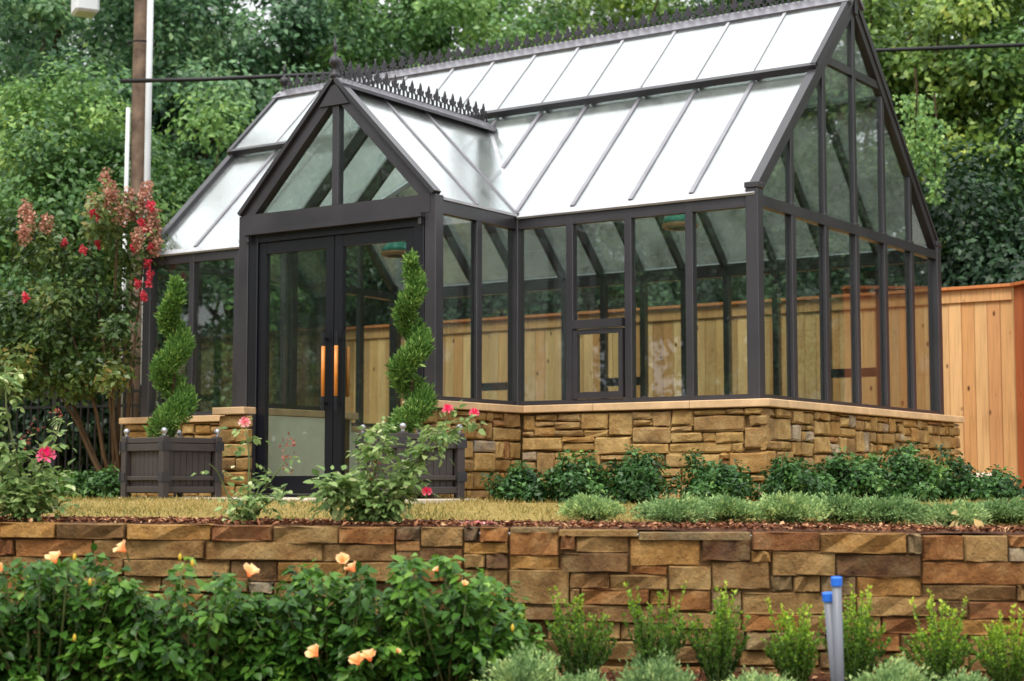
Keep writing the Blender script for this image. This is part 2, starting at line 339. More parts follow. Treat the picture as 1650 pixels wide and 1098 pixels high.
# ------------------------------------------------------------------ foliage geometry
def unit(v): return v/np.maximum(np.linalg.norm(v, axis=-1, keepdims=True), 1e-9)
def rdir(n): return unit(rs.normal(size=(n, 3)))
def leaf_quads(P, A, Nn, ln, wd, tint, fold=.12):
    """rhombic leaves: base, left, tip, right"""
    A = unit(A); S = unit(np.cross(A, Nn)); U = np.cross(S, A); ln = np.asarray(ln)[:, None]; wd = np.asarray(wd)[:, None]
    V = np.stack([P, P+A*ln*.45+S*wd*.5+U*wd*fold, P+A*ln-U*ln*.10, P+A*ln*.45-S*wd*.5+U*wd*fold], 1).reshape(-1, 3)
    n = len(P); F = np.arange(n*4).reshape(n, 4); return V, F, np.repeat(tint, 4)
def leaf_full(P, A, Nn, ln, wd, tint, droop=.22):
    """leaf with midrib, two sides, arched: 8 verts, 8 tris"""
    A = unit(A); S = unit(np.cross(A, Nn)); U = np.cross(S, A); ln = np.asarray(ln)[:, None]; wd = np.asarray(wd)[:, None]
    def pt(a, s, u): return P+A*ln*a+S*wd*s+U*(ln*u)
    V = np.stack([pt(0, 0, 0), pt(.3, .46, .07), pt(.3, 0, .0), pt(.3, -.46, .07), pt(.66, .36, .02-droop*.35), pt(.66, 0, -.05-droop*.35), pt(.66, -.36, .02-droop*.35), pt(1, 0, -droop)], 1).reshape(-1, 3)
    f = np.array([(0, 2, 1), (0, 3, 2), (1, 2, 5), (1, 5, 4), (2, 3, 6), (2, 6, 5), (4, 5, 7), (5, 6, 7)])
    n = len(P); F = (np.arange(n)[:, None, None]*8+f[None]).reshape(-1, 3); return V, F, np.repeat(tint, 8)
def clump_leaves(centers, crad, ctint, n_each, ln, up_bias=.6, flat=.65, core=None):
    k = len(centers); idx = np.repeat(np.arange(k), n_each); n = len(idx)
    off = rdir(n)*(rs.rand(n, 1)**.5); off[:, 2] *= flat
    P = centers[idx]+off*crad[idx][:, None]
    c0 = centers.mean(0) if core is None else core
    Nn = unit(off*.7+unit(P-c0)*.5+np.array([0, 0, up_bias])+rdir(n)*.75)
    A = unit(np.cross(Nn, rdir(n))+np.array([0, 0, -.35])+off*.5)
    t = np.clip(ctint[idx]+rs.normal(size=n)*.14, 0, 1)
    L = ln*(.7+.6*rs.rand(n))
    return P, A, Nn, L, t
def crown_mesh(name, mat, R, n_cl, n_each, ln, crad=(.35, .75), tint=(.2, .7), zc=0.0, bottom=-1.0, aspect=.6):
    R = np.array(R, float); D = rdir(n_cl*3); rr = rs.rand(n_cl*3)**.38
    lump = 1+.22*np.sin(D[:, 0]*5+rs.rand()*6)*np.cos(D[:, 1]*4+D[:, 2]*5+rs.rand()*6)
    Cc = D*R*(rr*lump)[:, None]; Cc = Cc[Cc[:, 2] > bottom*R[2]][:n_cl]; Cc[:, 2] += zc
    cr = rs.uniform(*crad, len(Cc)); ct = rs.uniform(*tint, len(Cc))
    P, A, Nn, L, t = clump_leaves(Cc, cr, ct, n_each, ln, core=np.array([0, 0, zc]))
    V, F, T = leaf_quads(P, A, Nn, L, L*aspect, t)
    return mesh_np(name, V, F, mat, T), Cc
def tree(name, label, loc, mat, R, height, n_cl=150, n_each=150, ln=.15, tint=(.15, .75), trunk=.16, group=None, rz=0.0, bottom=-1.0, crad=(.35, .8)):
    t = thing(name, label, 'tree', loc, rz, group)
    zc = height-R[2]
    me, Cc = crown_mesh('crown', mat, R, n_cl, int(n_each*1.75), ln*.74, crad, tint, zc, bottom)
    m = MB(); top = zc+R[2]*.35
    pts = [np.array([.12*math.sin(z*.8)*(z/top), .1*math.cos(z*.7)*(z/top), z]) for z in np.linspace(-.15, top, 7)]
    m.tube(pts, [trunk*(1.15-.85*i/6) for i in range(7)], 8)
    for c in Cc[rs.permutation(len(Cc))[:22]]:
        z0 = rs.uniform(.25, .95)*top; b = np.array([0, 0, z0]); c = np.array(c)
        mid = (b+c)/2+rdir(1)[0]*.2+np.array([0, 0, -.15])
        m.tube([b, mid, c], [trunk*.38, trunk*.22, trunk*.07], 5)
    m.build('trunk', M['bark'], t, True)
    link('crown', me, None, t)
    return t
def copy_tree(root, loc, rz, label, scale=1.0):
    r = root.copy(); COL.objects.link(r); r.location = tuple(float(v) for v in loc); r.rotation_euler = (0, 0, rz); r.scale = (scale,)*3; r['label'] = label
    for ch in list(root.children):
        c = ch.copy(); COL.objects.link(c); c.parent = r
    return r

# ------------------------------------------------------------------ the ground
WA = cf(-825/FPX*9.95, 9.95); WB = cf(825/FPX*9.6, 9.6)            # face of the retaining wall, along the picture
wdir = unit((WB-WA)[None])[0]; wnor = np.array([wdir[1], -wdir[0], 0]) # wnor points to the camera
if wnor@(C-WA) < 0: wnor = -wnor
WROT = math.atan2(wdir[1], wdir[0])
def wp(s, n, z): return WA+wdir*s-wnor*n+np.array([0, 0, z])          # s along the wall, n metres behind its face
WLEN = np.linalg.norm(WB-WA)
def top_z(s): return -.098+(-.160+.098)*s/WLEN
def smooth(x): x = np.clip(x, 0, 1); return x*x*(3-2*x)
def terrace_z(s, n):
    zt = -.112+(-.165+.112)*np.clip(s, -4, WLEN+4)/WLEN
    return zt*(1-smooth((n-.3)/3.0))
def terr(p):
    d = np.array(p[:2])-WA[:2]; s = d@wdir[:2]; n = -(d@wnor[:2]); return float(terrace_z(s, n))
ss = np.concatenate([[-320, -120, -50, -20, -8], np.linspace(-4, WLEN+4, 40), [WLEN+8, 20, 50, 120, 320]])
nn = np.concatenate([np.linspace(.22, 4, 26), [6, 9, 14, 24, 50, 120, 320]])
V = []; F = []
for j, n_ in enumerate(nn):
    for i, s_ in enumerate(ss): V.append(wp(s_, n_, terrace_z(s_, n_)))
for j in range(len(nn)-1):
    for i in range(len(ss)-1): a = j*len(ss)+i; F.append((a, a+1, a+len(ss)+1, a+len(ss)))
kind(link('lawn', mesh_np('lawn', V, F, M['lawn'], smooth=True)), 'structure')
def low_z(n): return -.93-.10*min(1, max(0, (n-.1)/1.5))-.55*smooth((n-1.5)/5)
V = []; F = []; nl = np.concatenate([[-.1], np.linspace(0, 3, 14), [4, 5.5, 7.5, 10, 16, 30, 60, 140, 320]])
for n_ in nl:
    for s_ in ss: V.append(wp(s_, -n_, low_z(n_)))
for j in range(len(nl)-1):
    for i in range(len(ss)-1): a = j*len(ss)+i; F.append((a+len(ss), a+len(ss)+1, a+1, a))
kind(link('ground', mesh_np('ground', V, F, M['bed'], smooth=True)), 'structure')
# mulch strip behind the wall
V = []; F = []; sm = np.linspace(-3, WLEN+3, 60)
for j, n_ in enumerate((.12, .3, .55, .78)):
    for s_ in sm: V.append(wp(s_, n_+(.04*math.sin(s_*2.3) if j == 3 else 0), float(terrace_z(s_, n_))+(.012, .03, .026, .004)[j]+.008*math.sin(s_*7+j)))
for j in range(3):
    for i in range(59): a = j*60+i; F.append((a, a+1, a+61, a+60))
kind(link('mulch_bed', mesh_np('mulch_bed', V, F, M['mulchbase'], smooth=True)), 'structure')
def chips(name, s0, s1, n0, n1, cnt, zf, lo=.02, hi=.065):
    s_ = rs.uniform(s0, s1, cnt); n_ = rs.uniform(n0, n1, cnt)
    P = WA+wdir*s_[:, None]-wnor*n_[:, None]; P[:, 2] = zf(s_, n_)+.008+.012*rs.rand(cnt)
    A = rdir(cnt)*np.array([1, 1, .35]); Nn = unit(np.array([0, 0, 1])+rdir(cnt)*.5)
    L = rs.uniform(lo, hi, cnt); V, F, T = leaf_quads(P-unit(A)*L[:, None]/2, A, Nn, L, L*rs.uniform(.25, .5, cnt), rs.rand(cnt), .2)
    return kind(link(name, mesh_np(name, V, F, M['mulch'], T)), 'stuff', 'reddish brown bark chips in the planting strip')
chips('mulch_chips', -1.5, WLEN+1.5, .13, .76, 9000, lambda s, n: terrace_z(s, n)+.022)
chips('bed_chips', -.5, WLEN+.5, -1.3, -.02, 6000, lambda s, n: np.array([low_z(-x) for x in n]))
# dry grass
cnt = 56000; s_ = rs.uniform(-2.0, WLEN+1.5, cnt); n_ = .80+3.9*rs.rand(cnt)**1.15
P = WA+wdir*s_[:, None]-wnor*n_[:, None]; P[:, 2] = terrace_z(s_, n_)-.004
inside = ((P[:, 0] > -7.0) & (P[:, 0] < .2) & (P[:, 1] > -.2)) | ((P[:, 0] > -4.55) & (P[:, 0] < -2.05) & (P[:, 1] > -1.75))
P = P[~inside]; cnt = len(P)
keep = rs.rand(cnt) < (.62+.38*np.sin(P[:, 0]*3.1+2*np.sin(P[:, 1]*2.3))); P = P[keep]; cnt = len(P)
A = unit(np.array([0, 0, 1])+rdir(cnt)*.75); A[:, 2] = np.abs(A[:, 2])
L = rs.uniform(.018, .055, cnt)*(.8+.5*rs.rand(cnt)**4)
patch = .42+.30*np.sin(P[:, 0]*1.7+1)*np.cos(P[:, 1]*2.1)
V, F, T = leaf_quads(P, A, rdir(cnt), L, np.full(cnt, .007), np.clip(patch+rs.normal(size=cnt)*.22, 0, 1), 0)
kind(link('grass', mesh_np('grass', V, F, M['grass'], T)), 'stuff', 'short yellowed lawn grass in front of the greenhouse')
# edging strip between lawn and mulch
m = MB(); se = np.linspace(-2.5, WLEN+2.5, 50)
for a, b in zip(se[:-1], se[1:]):
    pa, pb = wp(a, .79+.04*math.sin(a*2.3), terr(wp(a, .79, 0))+.0), wp(b, .79+.04*math.sin(b*2.3), terr(wp(b, .79, 0))+.0)
    m.beam(pa, pb, .012, .07)
tag(m.build('lawn_edging', M['edging']), 'thin dark green edging strip between the dry lawn and the mulch', 'edging')

# ------------------------------------------------------------------ stones
def stone_mesh(wd, h, dp, nx=4, nz=3, rough=.010, bev=.010):
    """front towards -Y, centred on x, z from 0; back at y=0"""
    bev = min(bev, wd*.22, h*.22); V = []; F = []
    xs = np.concatenate([[-wd/2+bev*.4], np.linspace(-wd/2+bev*1.6, wd/2-bev*1.6, nx-1), [wd/2-bev*.4]])
    zs = np.concatenate([[bev*.4], np.linspace(bev*1.6, h-bev*1.6, nz-1), [h-bev*.4]])
    for j, z in enumerate(zs):
        for i, x in enumerate(xs):
            edge = i in (0, nx) or j in (0, nz)
            jx, jz = rs.uniform(-1, 1, 2)*bev*.55
            y = -dp+(bev*.9 if edge else 0)+rs.uniform(-1, .7)*rough*(.6 if edge else 1.3)
            if edge and (i in (0, nx)) and (j in (0, nz)): jx *= 1.5; y += bev*.8
            V.append((x+jx, y, z+jz))
    for j in range(nz):
        for i in range(nx): a = j*(nx+1)+i; F.append((a, a+1, a+nx+2, a+nx+1))
    ring = [i for i in range(nx+1)]+[j*(nx+1)+nx for j in range(1, nz+1)]+[nz*(nx+1)+i for i in range(nx-1, -1, -1)]+[j*(nx+1) for j in range(nz-1, 0, -1)]
    b = len(V)
    for k in ring: V.append((V[k][0], 0, V[k][2]))
    for k in range(len(ring)): k2 = (k+1) % len(ring); F.append((ring[k2], ring[k], b+k, b+k2))
    return V, F
def put_stone(parent, mat, origin, ux, x0, x1, z0, z1, dp, color, gap=.008, **kw):
    """stone on a vertical face; origin on the face plane, ux along it; faces out to the right-hand side of ux turned -90"""
    wd, h = x1-x0-gap, z1-z0-gap
    V, F = stone_mesh(wd, h, dp, **kw)
    me = mesh_py('stone', V, F, mat)
    p = np.array(origin)+np.array(ux)*((x0+x1)/2); rz = math.atan2(ux[1], ux[0])
    return link('stone', me, None, parent, (p[0], p[1], z0+gap/2), rz, color)
def rubble(Wd, H, target=.030, mn=.045):
    out = []
    def go(x0, x1, z0, z1, dep):
        w_, h_ = x1-x0, z1-z0
        lim = target*rs.uniform(.35, 1.9)
        if (w_*h_ > lim or w_/h_ > 4.2 or h_ > .24) and dep < 14:
            hor = (w_/h_ < rs.uniform(1.1, 2.4)) and h_ > 2*mn
            if hor: k = z0+h_*rs.uniform(.32, .68); go(x0, x1, z0, k, dep+1); go(x0, x1, k, z1, dep+1); return
            if w_ > 2.6*mn: k = x0+w_*rs.uniform(.32, .68); go(x0, k, z0, z1, dep+1); go(k, x1, z0, z1, dep+1); return
        out.append((x0, x1, z0, z1))
    n = max(1, round(Wd/.9))
    for i in range(n): go(Wd*i/n, Wd*(i+1)/n, 0, H, 0)
    return out
RUB = [lin(168, 138, 84), lin(178, 146, 88), lin(156, 126, 76), lin(184, 154, 98), lin(150, 122, 80), lin(172, 132, 74), lin(160, 134, 92), lin(190, 160, 104)]
def rubcol():
    c = RUB[rs.randint(len(RUB))]; f = rs.uniform(.82, 1.15)
    if rs.rand() < .06: c = lin(172, 164, 146)
    if rs.rand() < .05: c = lin(162, 116, 76)
    return tuple(x*f for x in c)

# ------------------------------------------------------------------ the greenhouse
S_, E_, R_, L_, P1, P2, Q_, PR, D_ = .796, 2.455, 4.43, 6.74, 2.276, 4.31, 1.185, 3.494, 4.026
TV = .626; HW = (P2-P1)/2; XC = -(P1+P2)/2; HD = D_/2; MS = (R_-E_)/HD; MP = (PR-E_)/HW; OF = .17; YV = (PR-E_)/MS
gh = thing('greenhouse', 'dark bronze framed glass greenhouse with porch gable on a low stone wall', 'greenhouse', (0, 0, 0))
def gpart(name, m, mat='frame', parent=gh, smooth=False): return m.build(name, M[mat], parent, smooth)
def post(x, y, z0, z1, sx_, sy_, name='post', mat='frame'):
    m = MB(); m.bbox(x-sx_/2, x+sx_/2, y-sy_/2, y+sy_/2, z0, z1, .006); return gpart(name, m, mat)
def rail(p0, p1, wd, h, name='rail', up=(0, 0, 1), off=0.0, mat='frame'):
    m = MB(); m.beam(p0, p1, wd, h, up, off); return gpart(name, m, mat)
def pane(poly, mat='glass', th=.008, name='pane', parent=gh):
    m = MB(); m.slab(poly, th); return m.build(name, M[mat], parent)
# base wall cores, stones, coping, plaster
ZC = .725  # underside of the coping
wall = None
def wall_run(ax, bx, inward, name='foundation_wall'):
    """core of a wall whose OUTER face runs a->b (2d) and whose inside lies along 'inward' (unit 2d)"""
    a, b, n = np.array(ax, float), np.array(bx, float), np.array(inward, float); e_ = (b-a)/np.linalg.norm(b-a)*.047; a = a+e_; b = b-e_
    m = MB(); q = [a+n*.045, b+n*.045, b+n*.30, a+n*.30]
    V = [(*p, -.1) for p in q]+[(*p, ZC) for p in q]
    m.add(V, [(0, 3, 2, 1), (4, 5, 6, 7), (0, 1, 5, 4), (1, 2, 6, 5), (2, 3, 7, 6), (3, 0, 4, 7)])
    o = m.build(name, M['mortar'], gh)
    m = MB(); q = [a+n*.303, b+n*.303, b+n*.325, a+n*.325]; V = [(*p, -.05) for p in q]+[(*p, ZC) for p in q]
    m.add(V, [(0, 3, 2, 1), (4, 5, 6, 7), (0, 1, 5, 4), (1, 2, 6, 5), (2, 3, 7, 6), (3, 0, 4, 7)])
    m.build('plaster_face', M['plaster'], o)
    return o
def lay_rubble(parent, a, b, rects=None):
    a, b = np.array([*a, 0.]), np.array([*b, 0.]); L = np.linalg.norm(b-a); u = (b-a)/L; nrm = np.array([u[1], -u[0], 0])
    if rects is None: rects = rubble(L, ZC+.05)
    for x0, x1, z0, z1 in rects:
        put_stone(parent, M['rubble'], a-nrm*.06, u, x0, x1, z0-(.05 if False else 0), min(z1, ZC-.002), .06+rs.uniform(-.012, .014), rubcol(), gap=rs.uniform(.004, .010), bev=.011, rough=.008)
X0, X1 = -L_-OF, OF; Y0, Y1 = -OF, D_+OF; PX0, PX1 = -P2-OF, -P1+OF; PY = -Q_-OF
w_front = wall_run((PX1-.30, Y0), (X1, Y0), (0, 1))
w_right = wall_run((X1, Y0), (X1, Y1), (-1, 0))
w_back = wall_run((X1, Y1), (X0, Y1), (0, -1))
w_left = wall_run((X0, Y1), (X0, Y0), (1, 0))
w_fl = wall_run((X0, Y0), (PX0+.30, Y0), (0, 1))
w_pr = wall_run((PX1, PY), (PX1, Y0), (-1, 0))
w_pl = wall_run((PX0, Y0), (PX0, PY), (1, 0))
# front right wall: stones read off the photograph (crop pixels), then filled below
TR = [(40,115,160,215),(165,110,305,152),(308,108,452,152),(165,156,286,186),(290,155,452,206),(40,218,150,250),(155,190,285,246),(290,210,470,248),(458,105,625,204),(475,208,628,250),(632,98,778,246),(782,95,904,140),(785,144,905,184),(908,90,1022,190),(1025,82,1165,184),(1170,75,1375,114),(1378,72,1490,112),(1494,70,1600,108),(1520,112,1640,182),(1166,118,1490,218),(780,190,1022,292),(1028,188,1158,220),(1028,224,1220,286),(1222,224,1302,286),(1306,222,1480,290),(1485,188,1640,328),
 (36,256,335,342),(340,252,538,286),(340,290,535,342),(540,255,770,362),(772,298,1006,362),(1010,290,1412,354),(1415,292,1480,350),
 (40,348,172,406),(175,350,286,500),(290,348,410,394),(50,410,168,464),(412,350,572,474),(290,398,408,480),(578,368,780,402),(784,368,926,438),(580,406,780,472),(930,368,984,432),(986,358,1162,440),(1166,360,1332,448),(1336,356,1394,396),(1336,400,1394,438),(1396,350,1640,484)]
rects = []
for a, b, c, d in TR:
    pa, pb = on_y(820+a/3.929, 640+(b+d)/2/3.929, Y0), on_y(820+c/3.929, 640+(b+d)/2/3.929, Y0)
    xm = 820+(a+c)/2/3.929; za, zb = on_y(xm, 640+d/3.929, Y0)[2], on_y(xm, 640+b/3.929, Y0)[2]
    rects.append((pa[0]-PX1, pb[0]-PX1, za, min(zb, ZC)))
Lf = X1-PX1; low = .30
rects = [(max(0.0, a-.007), min(Lf, b+.007), max(c-.005, .0), min(d+.005, ZC)) for a, b, c, d in rects]
for x0, x1, z0, z1 in rubble(Lf, .36): 
    zt = min([r[2] for r in rects if r[0] < x1-.02 and r[1] > x0+.02 and r[2] > .15] or [.36])
    if z0 < zt-.04: rects.append((x0, x1, z0, min(z1, zt)))
# close gaps above the traced rows
lay_rubble(w_front, (PX1, Y0), (X1, Y0), rects)
lay_rubble(w_right, (X1, Y0), (X1, Y1))
lay_rubble(w_pr, (PX1, PY), (PX1, Y0))
lay_rubble(w_fl, (X0, Y0), (PX0, Y0))
lay_rubble(w_pl, (PX0, PY), (PX0+.36, PY), [(0, .36 if i % 2 else .21, ZC*i/6, ZC*(i+1)/6) for i in range(6)]+[(.21, .36, ZC*i/6, ZC*(i+1)/6) for i in (0, 2, 4)])
lay_rubble(w_pr, (PX1-.36, PY), (PX1, PY), [(0, .36 if i % 2 else .21, ZC*i/6, ZC*(i+1)/6) for i in range(6)]+[(.21, .36, ZC*i/6, ZC*(i+1)/6) for i in (0, 2, 4)])
def lay_coping(parent, a, b, inward, n):
    a, b, q = np.array(a, float), np.array(b, float), np.array(inward, float); u = (b-a)/np.linalg.norm(b-a); L = np.linalg.norm(b-a)
    cuts = [0]+list(np.cumsum(rs.uniform(.8, 1.2, n))); cuts = [c/cuts[-1]*L for c in cuts]
    for c0, c1 in zip(cuts[:-1], cuts[1:]):
        m = MB(); rz = math.atan2(u[1], u[0]); wd = c1-c0-.003
        m.bbox(-wd/2, wd/2, 0, .37, 0, .062, .006)
        # local y must point inward
        s = 1 if (np.array([-u[1], u[0]])@q) > 0 else -1
        if s < 0: m.v = [(x, -y, z) for x, y, z in m.v]
        p = a+u*(c0+c1)/2
        m.build('coping_stone', M['cope'], parent, loc=(p[0], p[1], ZC+.003), rz=rz)
ov = .035
lay_coping(w_front, (PX1+ov+.002, Y0-ov), (X1+ov, Y0-ov), (0, 1), 3)
lay_coping(w_pr, (PX1+ov, PY-ov), (PX1+ov, Y0-ov+.372), (-1, 0), 2)
lay_coping(w_right, (X1+ov, Y0-ov+.372), (X1+ov, Y1+ov), (-1, 0), 5)
lay_coping(w_back, (X1+ov-.372, Y1+ov), (X0-ov+.372, Y1+ov), (0, -1), 7)
lay_coping(w_left, (X0-ov, Y1+ov), (X0-ov, Y0-ov+.372), (1, 0), 5)
lay_coping(w_fl, (X0-ov, Y0-ov), (PX0-ov-.002, Y0-ov), (0, 1), 3)
lay_coping(w_pl, (PX0-ov, Y0-ov+.372), (PX0-ov, PY-ov), (1, 0), 2)
kind(MB(), '') if False else None
m = MB(); m.box(X0+.3, X1-.3, Y0+.3, Y1-.3, -.02, .012); m.box(PX0+.3, PX1-.3, PY, Y0+.298, -.02, .016)
gpart('floor_slab', m, 'floor')
# columns of the walls
XR = [-P1*i/4 for i in range(5)]; XL = [-P2-(L_-P2)*i/4 for i in range(5)]; XM = [-P1-(P2-P1)*i/4 for i in range(5)]
YG = [D_*i/6 for i in range(7)]
# sill plates
for p0, p1 in (((-P1, 0), (0, 0)), ((0, 0), (0, D_)), ((0, D_), (-L_, D_)), ((-L_, D_), (-L_, 0)), ((-L_, 0), (-P2, 0)), ((-P1, -Q_), (-P1, 0)), ((-P2, 0), (-P2, -Q_))):
    rail((*p0, S_+.018), (*p1, S_+.018), .09, .045, 'sill_rail')
ET, EB = E_-.02, E_-.15
for p0, p1 in (((-P1, 0), (0, 0)), ((0, 0), (0, D_)), ((0, D_), (-L_, D_)), ((-L_, D_), (-L_, 0)), ((-L_, 0), (-P2, 0)), ((-P1, -Q_), (-P1, 0)), ((-P2, 0), (-P2, -Q_))):
    gab = p0[0] == p1[0] and p0[0] in (0, -L_)
    rail((*p0, E_-.075), (*p1, E_-.075), .075, .085 if gab else .11, 'eave_rail')
def wall_posts(pts, corner):
    for (x, y), c in zip(pts, corner):
        if c: post(x, y, S_-.002, E_+.012, .108, .108, 'corner_post')
        else: post(x, y, S_-.002, E_-.012, .068, .08)
wall_posts([(x, 0) for x in XR], [1, 0, 0, 0, 1])
wall_posts([(x, 0) for x in XL[1:]], [0, 0, 0, 1]); 
wall_posts([(-P2, 0)], [1])
wall_posts([(0, y) for y in YG[1:]], [0]*5+[1])
wall_posts([(-L_, y) for y in YG[1:]], [0]*5+[1])
wall_posts([(x, D_) for x in (XR[1:]+XM[1:]+XL[1:])[:-1]], [0]*11)
wall_posts([(-P1, -Q_/2), (-P2, -Q_/2)], [0, 0])
for x in (-P1, -P2): post(x, -Q_, .02, E_+.012, .112, .112, 'corner_post')
# wall panes
Z0, Z1 = S_+.04, E_-.13
def wpane(x0, y0, x1, y1, z0=Z0, z1=Z1, parent=gh): return pane([(x0, y0, z0), (x1, y1, z0), (x1, y1, z1), (x0, y0, z1)], parent=parent)
for k in range(4):
    if k != 2: wpane(XR[k+1]+.04, 0, XR[k]-.04, 0)
    wpane(XL[k+1]+.04, 0, XL[k]-.04, 0)
allx = XR+XM[1:]+XL[1:]
for a, b in zip(allx[:-1], allx[1:]): wpane(b+.04, D_, a-.04, D_)
for a, b in zip(YG[:-1], YG[1:]): wpane(0, a+.04, 0, b-.04); wpane(-L_, a+.04, -L_, b-.04)
for x in (-P1, -P2): wpane(x, -Q_+.06, x, -Q_/2-.04); wpane(x, -Q_/2+.04, x, -.06)
# opening sash low in the third bay of the front, another at the back
def sash(x0, x1, y, zt):
    wpane(x0+.04, y, x1-.04, y, zt+.07, Z1)
    rail((x0+.04, y-.02, zt+.045), (x1-.04, y-.02, zt+.045), .10, .07, 'transom_rail')
    f = thing_part = MB(); ya, yb = y-.055, y-.01
    f.box(x0+.045, x0+.085, ya, yb, Z0+.004, zt); f.box(x1-.085, x1-.045, ya, yb, Z0+.004, zt)
    f.box(x0+.0855, x1-.0855, ya+.002, yb-.002, Z0+.004, Z0+.06); f.box(x0+.0855, x1-.0855, ya+.002, yb-.002, zt-.04, zt)
    o = gpart('vent_sash', f)
    wpane(x0+.08, y-.032, x1-.08, y-.032, Z0+.055, zt-.035, parent=o)
sash(XR[3], XR[2], 0, 1.42)
m = MB()
for a, b in ((1, 2), (6, 7), (9, 10)):
    rail((allx[a]-.04, D_, 1.25), (allx[b]+.04, D_, 1.25), .06, .09, 'transom_rail')
# gable ends
for gx in (0, -L_):
    sgn = 1 if gx == 0 else -1
    for y in YG[1:-1]:
        zt = E_+MS*(HD-abs(y-HD))-.05
        post(gx, y, E_-.03, zt, .055, .065, 'gable_post')
    for a, b in zip(YG[:-1], YG[1:]):
        za, zb = E_+MS*(HD-abs(a-HD)), E_+MS*(HD-abs(b-HD))
        pane([(gx, a+.02, E_-.03), (gx, b-.02, E_-.03), (gx, b-.02, zb-.03), (gx, a+.02, max(za-.03, E_-.025))])
    for y0 in (0, D_):
        rail((gx, y0, E_-.0), (gx, HD, R_-.0), .075, .085, 'rake_beam', up=(0, 0, 1), off=-.01)
        dy = -.012 if y0 == 0 else .012
        rail((gx+sgn*.012, y0+(.002 if y0 == 0 else -.002), E_+.036), (gx+sgn*.012, HD, R_+.035), .08, .035, 'rake_trim', up=(0, 0, 1), off=.02)
for x, sg in ((PX0+.334, 1), (PX1-.334, -1)):
    m = MB(); m.box(x-.007, x+.007, PY+.02, -Q_-.058, .0, ZC-.002); gpart('jamb_board', m)
for x in (0, -L_):
    for y in (0, D_):
        m = MB(); m.bbox(x-.06, x+.06, y-.062, y+.062, E_+.0135, E_+.062, .006); gpart('corner_cap', m)
# ridge, purlins, ties inside
rail((.06, HD, R_-.02), (-L_-.06, HD, R_-.02), .07, .14, 'ridge_beam')
m = MB()
for sg in (-1, 1): m.beam((.075, HD+sg*.075, R_+.045), (-L_-.075, HD+sg*.075, R_+.045), .20, .03, up=(0, sg*.6, .8))
gpart('ridge_cap', m, 'cap')
m = MB()
zt_ = E_+MS*HD*.70
for x in (0, XR[2], XR[4], XM[4], XL[2], -L_):
    rail((x+(.0 if x > -.01 else 0), HD*.70+.02, zt_-.03), (x, D_-HD*.70-.02, zt_-.03), .05, .07, 'tie_beam')
def rafters(y_sign):
    up = (0, -1, 1/MS) if y_sign < 0 else (0, 1, 1/MS)
    for x in allx[1:-1]:
        ylo = 0.0
        if y_sign < 0 and -P2 < x < -P1:
            ylo = YV*(HW-abs(x-XC))/HW
        def pt(y): return (x, y if y_sign < 0 else D_-y, E_+MS*y)
        if ylo < TV*HD-.1:
            rail(pt(ylo+.02), pt(TV*HD), .044, .10, 'rafter', up=up, off=-.045)
            rail(pt(ylo+.02), pt(TV*HD-.06), .036, .018, 'glazing_bar', up=up, off=.016, mat='bar')
        rail(pt(TV*HD+.01), pt(HD-.03), .04, .10, 'rafter', up=up, off=.025)
        rail(pt(TV*HD-.04), pt(HD-.03), .030, .014, 'glazing_bar', up=up, off=.092, mat='flash')  # upper bars carry their sky reflection in the pale flashing colour
rafters(-1); rafters(1)
# roof panes: lower tier, upper vent tier set higher
def roof_pane(xa, xb, ya, yb, lift, front=True, poly=None):
    nrm = np.array([0, -MS, 1]) if front else np.array([0, MS, 1]); nrm = nrm/np.linalg.norm(nrm)
    P = poly or [(xa, ya), (xb, ya), (xb, yb), (xa, yb)]
    pts = [np.array([x, y if front else D_-y, E_+MS*y])+nrm*lift for x, y in P]
    pane(pts, 'roofglass', .010, 'roof_pane')
def vy(x): return YV*(HW-abs(x-XC))/HW if -P2 < x < -P1 else 0.0
for a, b in zip(allx[:-1], allx[1:]):
    xa, xb = a-.018, b+.018
    for fr in (True, False):
        roof_pane(xb, xa, TV*HD-.06, HD-.02, .085, fr)
        if not fr: roof_pane(xb, xa, -.03, TV*HD+.03, .008, fr)
        elif b >= -P1-1e-6 or a <= -P2+1e-6: roof_pane(xb, xa, -.03, TV*HD+.03, .008)
        else:
            ps = [(xb, vy(xb)+.02), (xa, vy(xa)+.02), (xa, TV*HD+.03), (xb, TV*HD+.03)]
            roof_pane(0, 0, 0, 0, .008, True, ps)
for fr in (True, False):
    y = TV*HD-.055; nrm = np.array([0, -MS if fr else MS, 1]); nrm /= np.linalg.norm(nrm)
    p0 = np.array([.045, y if fr else D_-y, E_+MS*y])+nrm*.070; p1 = p0.copy(); p1[0] = -L_-.045
    rail(p0, p1, .045, .065, 'vent_edge_rail', up=tuple(nrm))
    y2 = TV*HD+.015; p0 = np.array([.03, y2 if fr else D_-y2, E_+MS*y2])-nrm*.02; p1 = p0.copy(); p1[0] = -L_-.03
    rail(p0, p1, .09, .06, 'purlin', up=tuple(nrm))
    # side trims of the raised vents
    for x in (.02, -L_-.02):
        q0 = np.array([x, y if fr else D_-y, E_+MS*y])+nrm*.078; q1 = np.array([x, HD-.03 if fr else D_-HD+.03, E_+MS*(HD-.03)])+nrm*.078
        rail(q0, q1, .05, .06, 'vent_side_rail', up=tuple(nrm))
# eave flashing strips
for p0, p1 in (((-P1+.05, -.03), (0.03, -.03)), ((-L_-.03, -.03), (-P2-.05, -.03)), ((-L_-.03, D_+.03), (.03, D_+.03))):
    rail((*p0, E_-.012), (*p1, E_-.012), .085, .02, 'drip_edge', up=(0, -.8 if p0[1] < 0 else .8, 1), mat='flash')
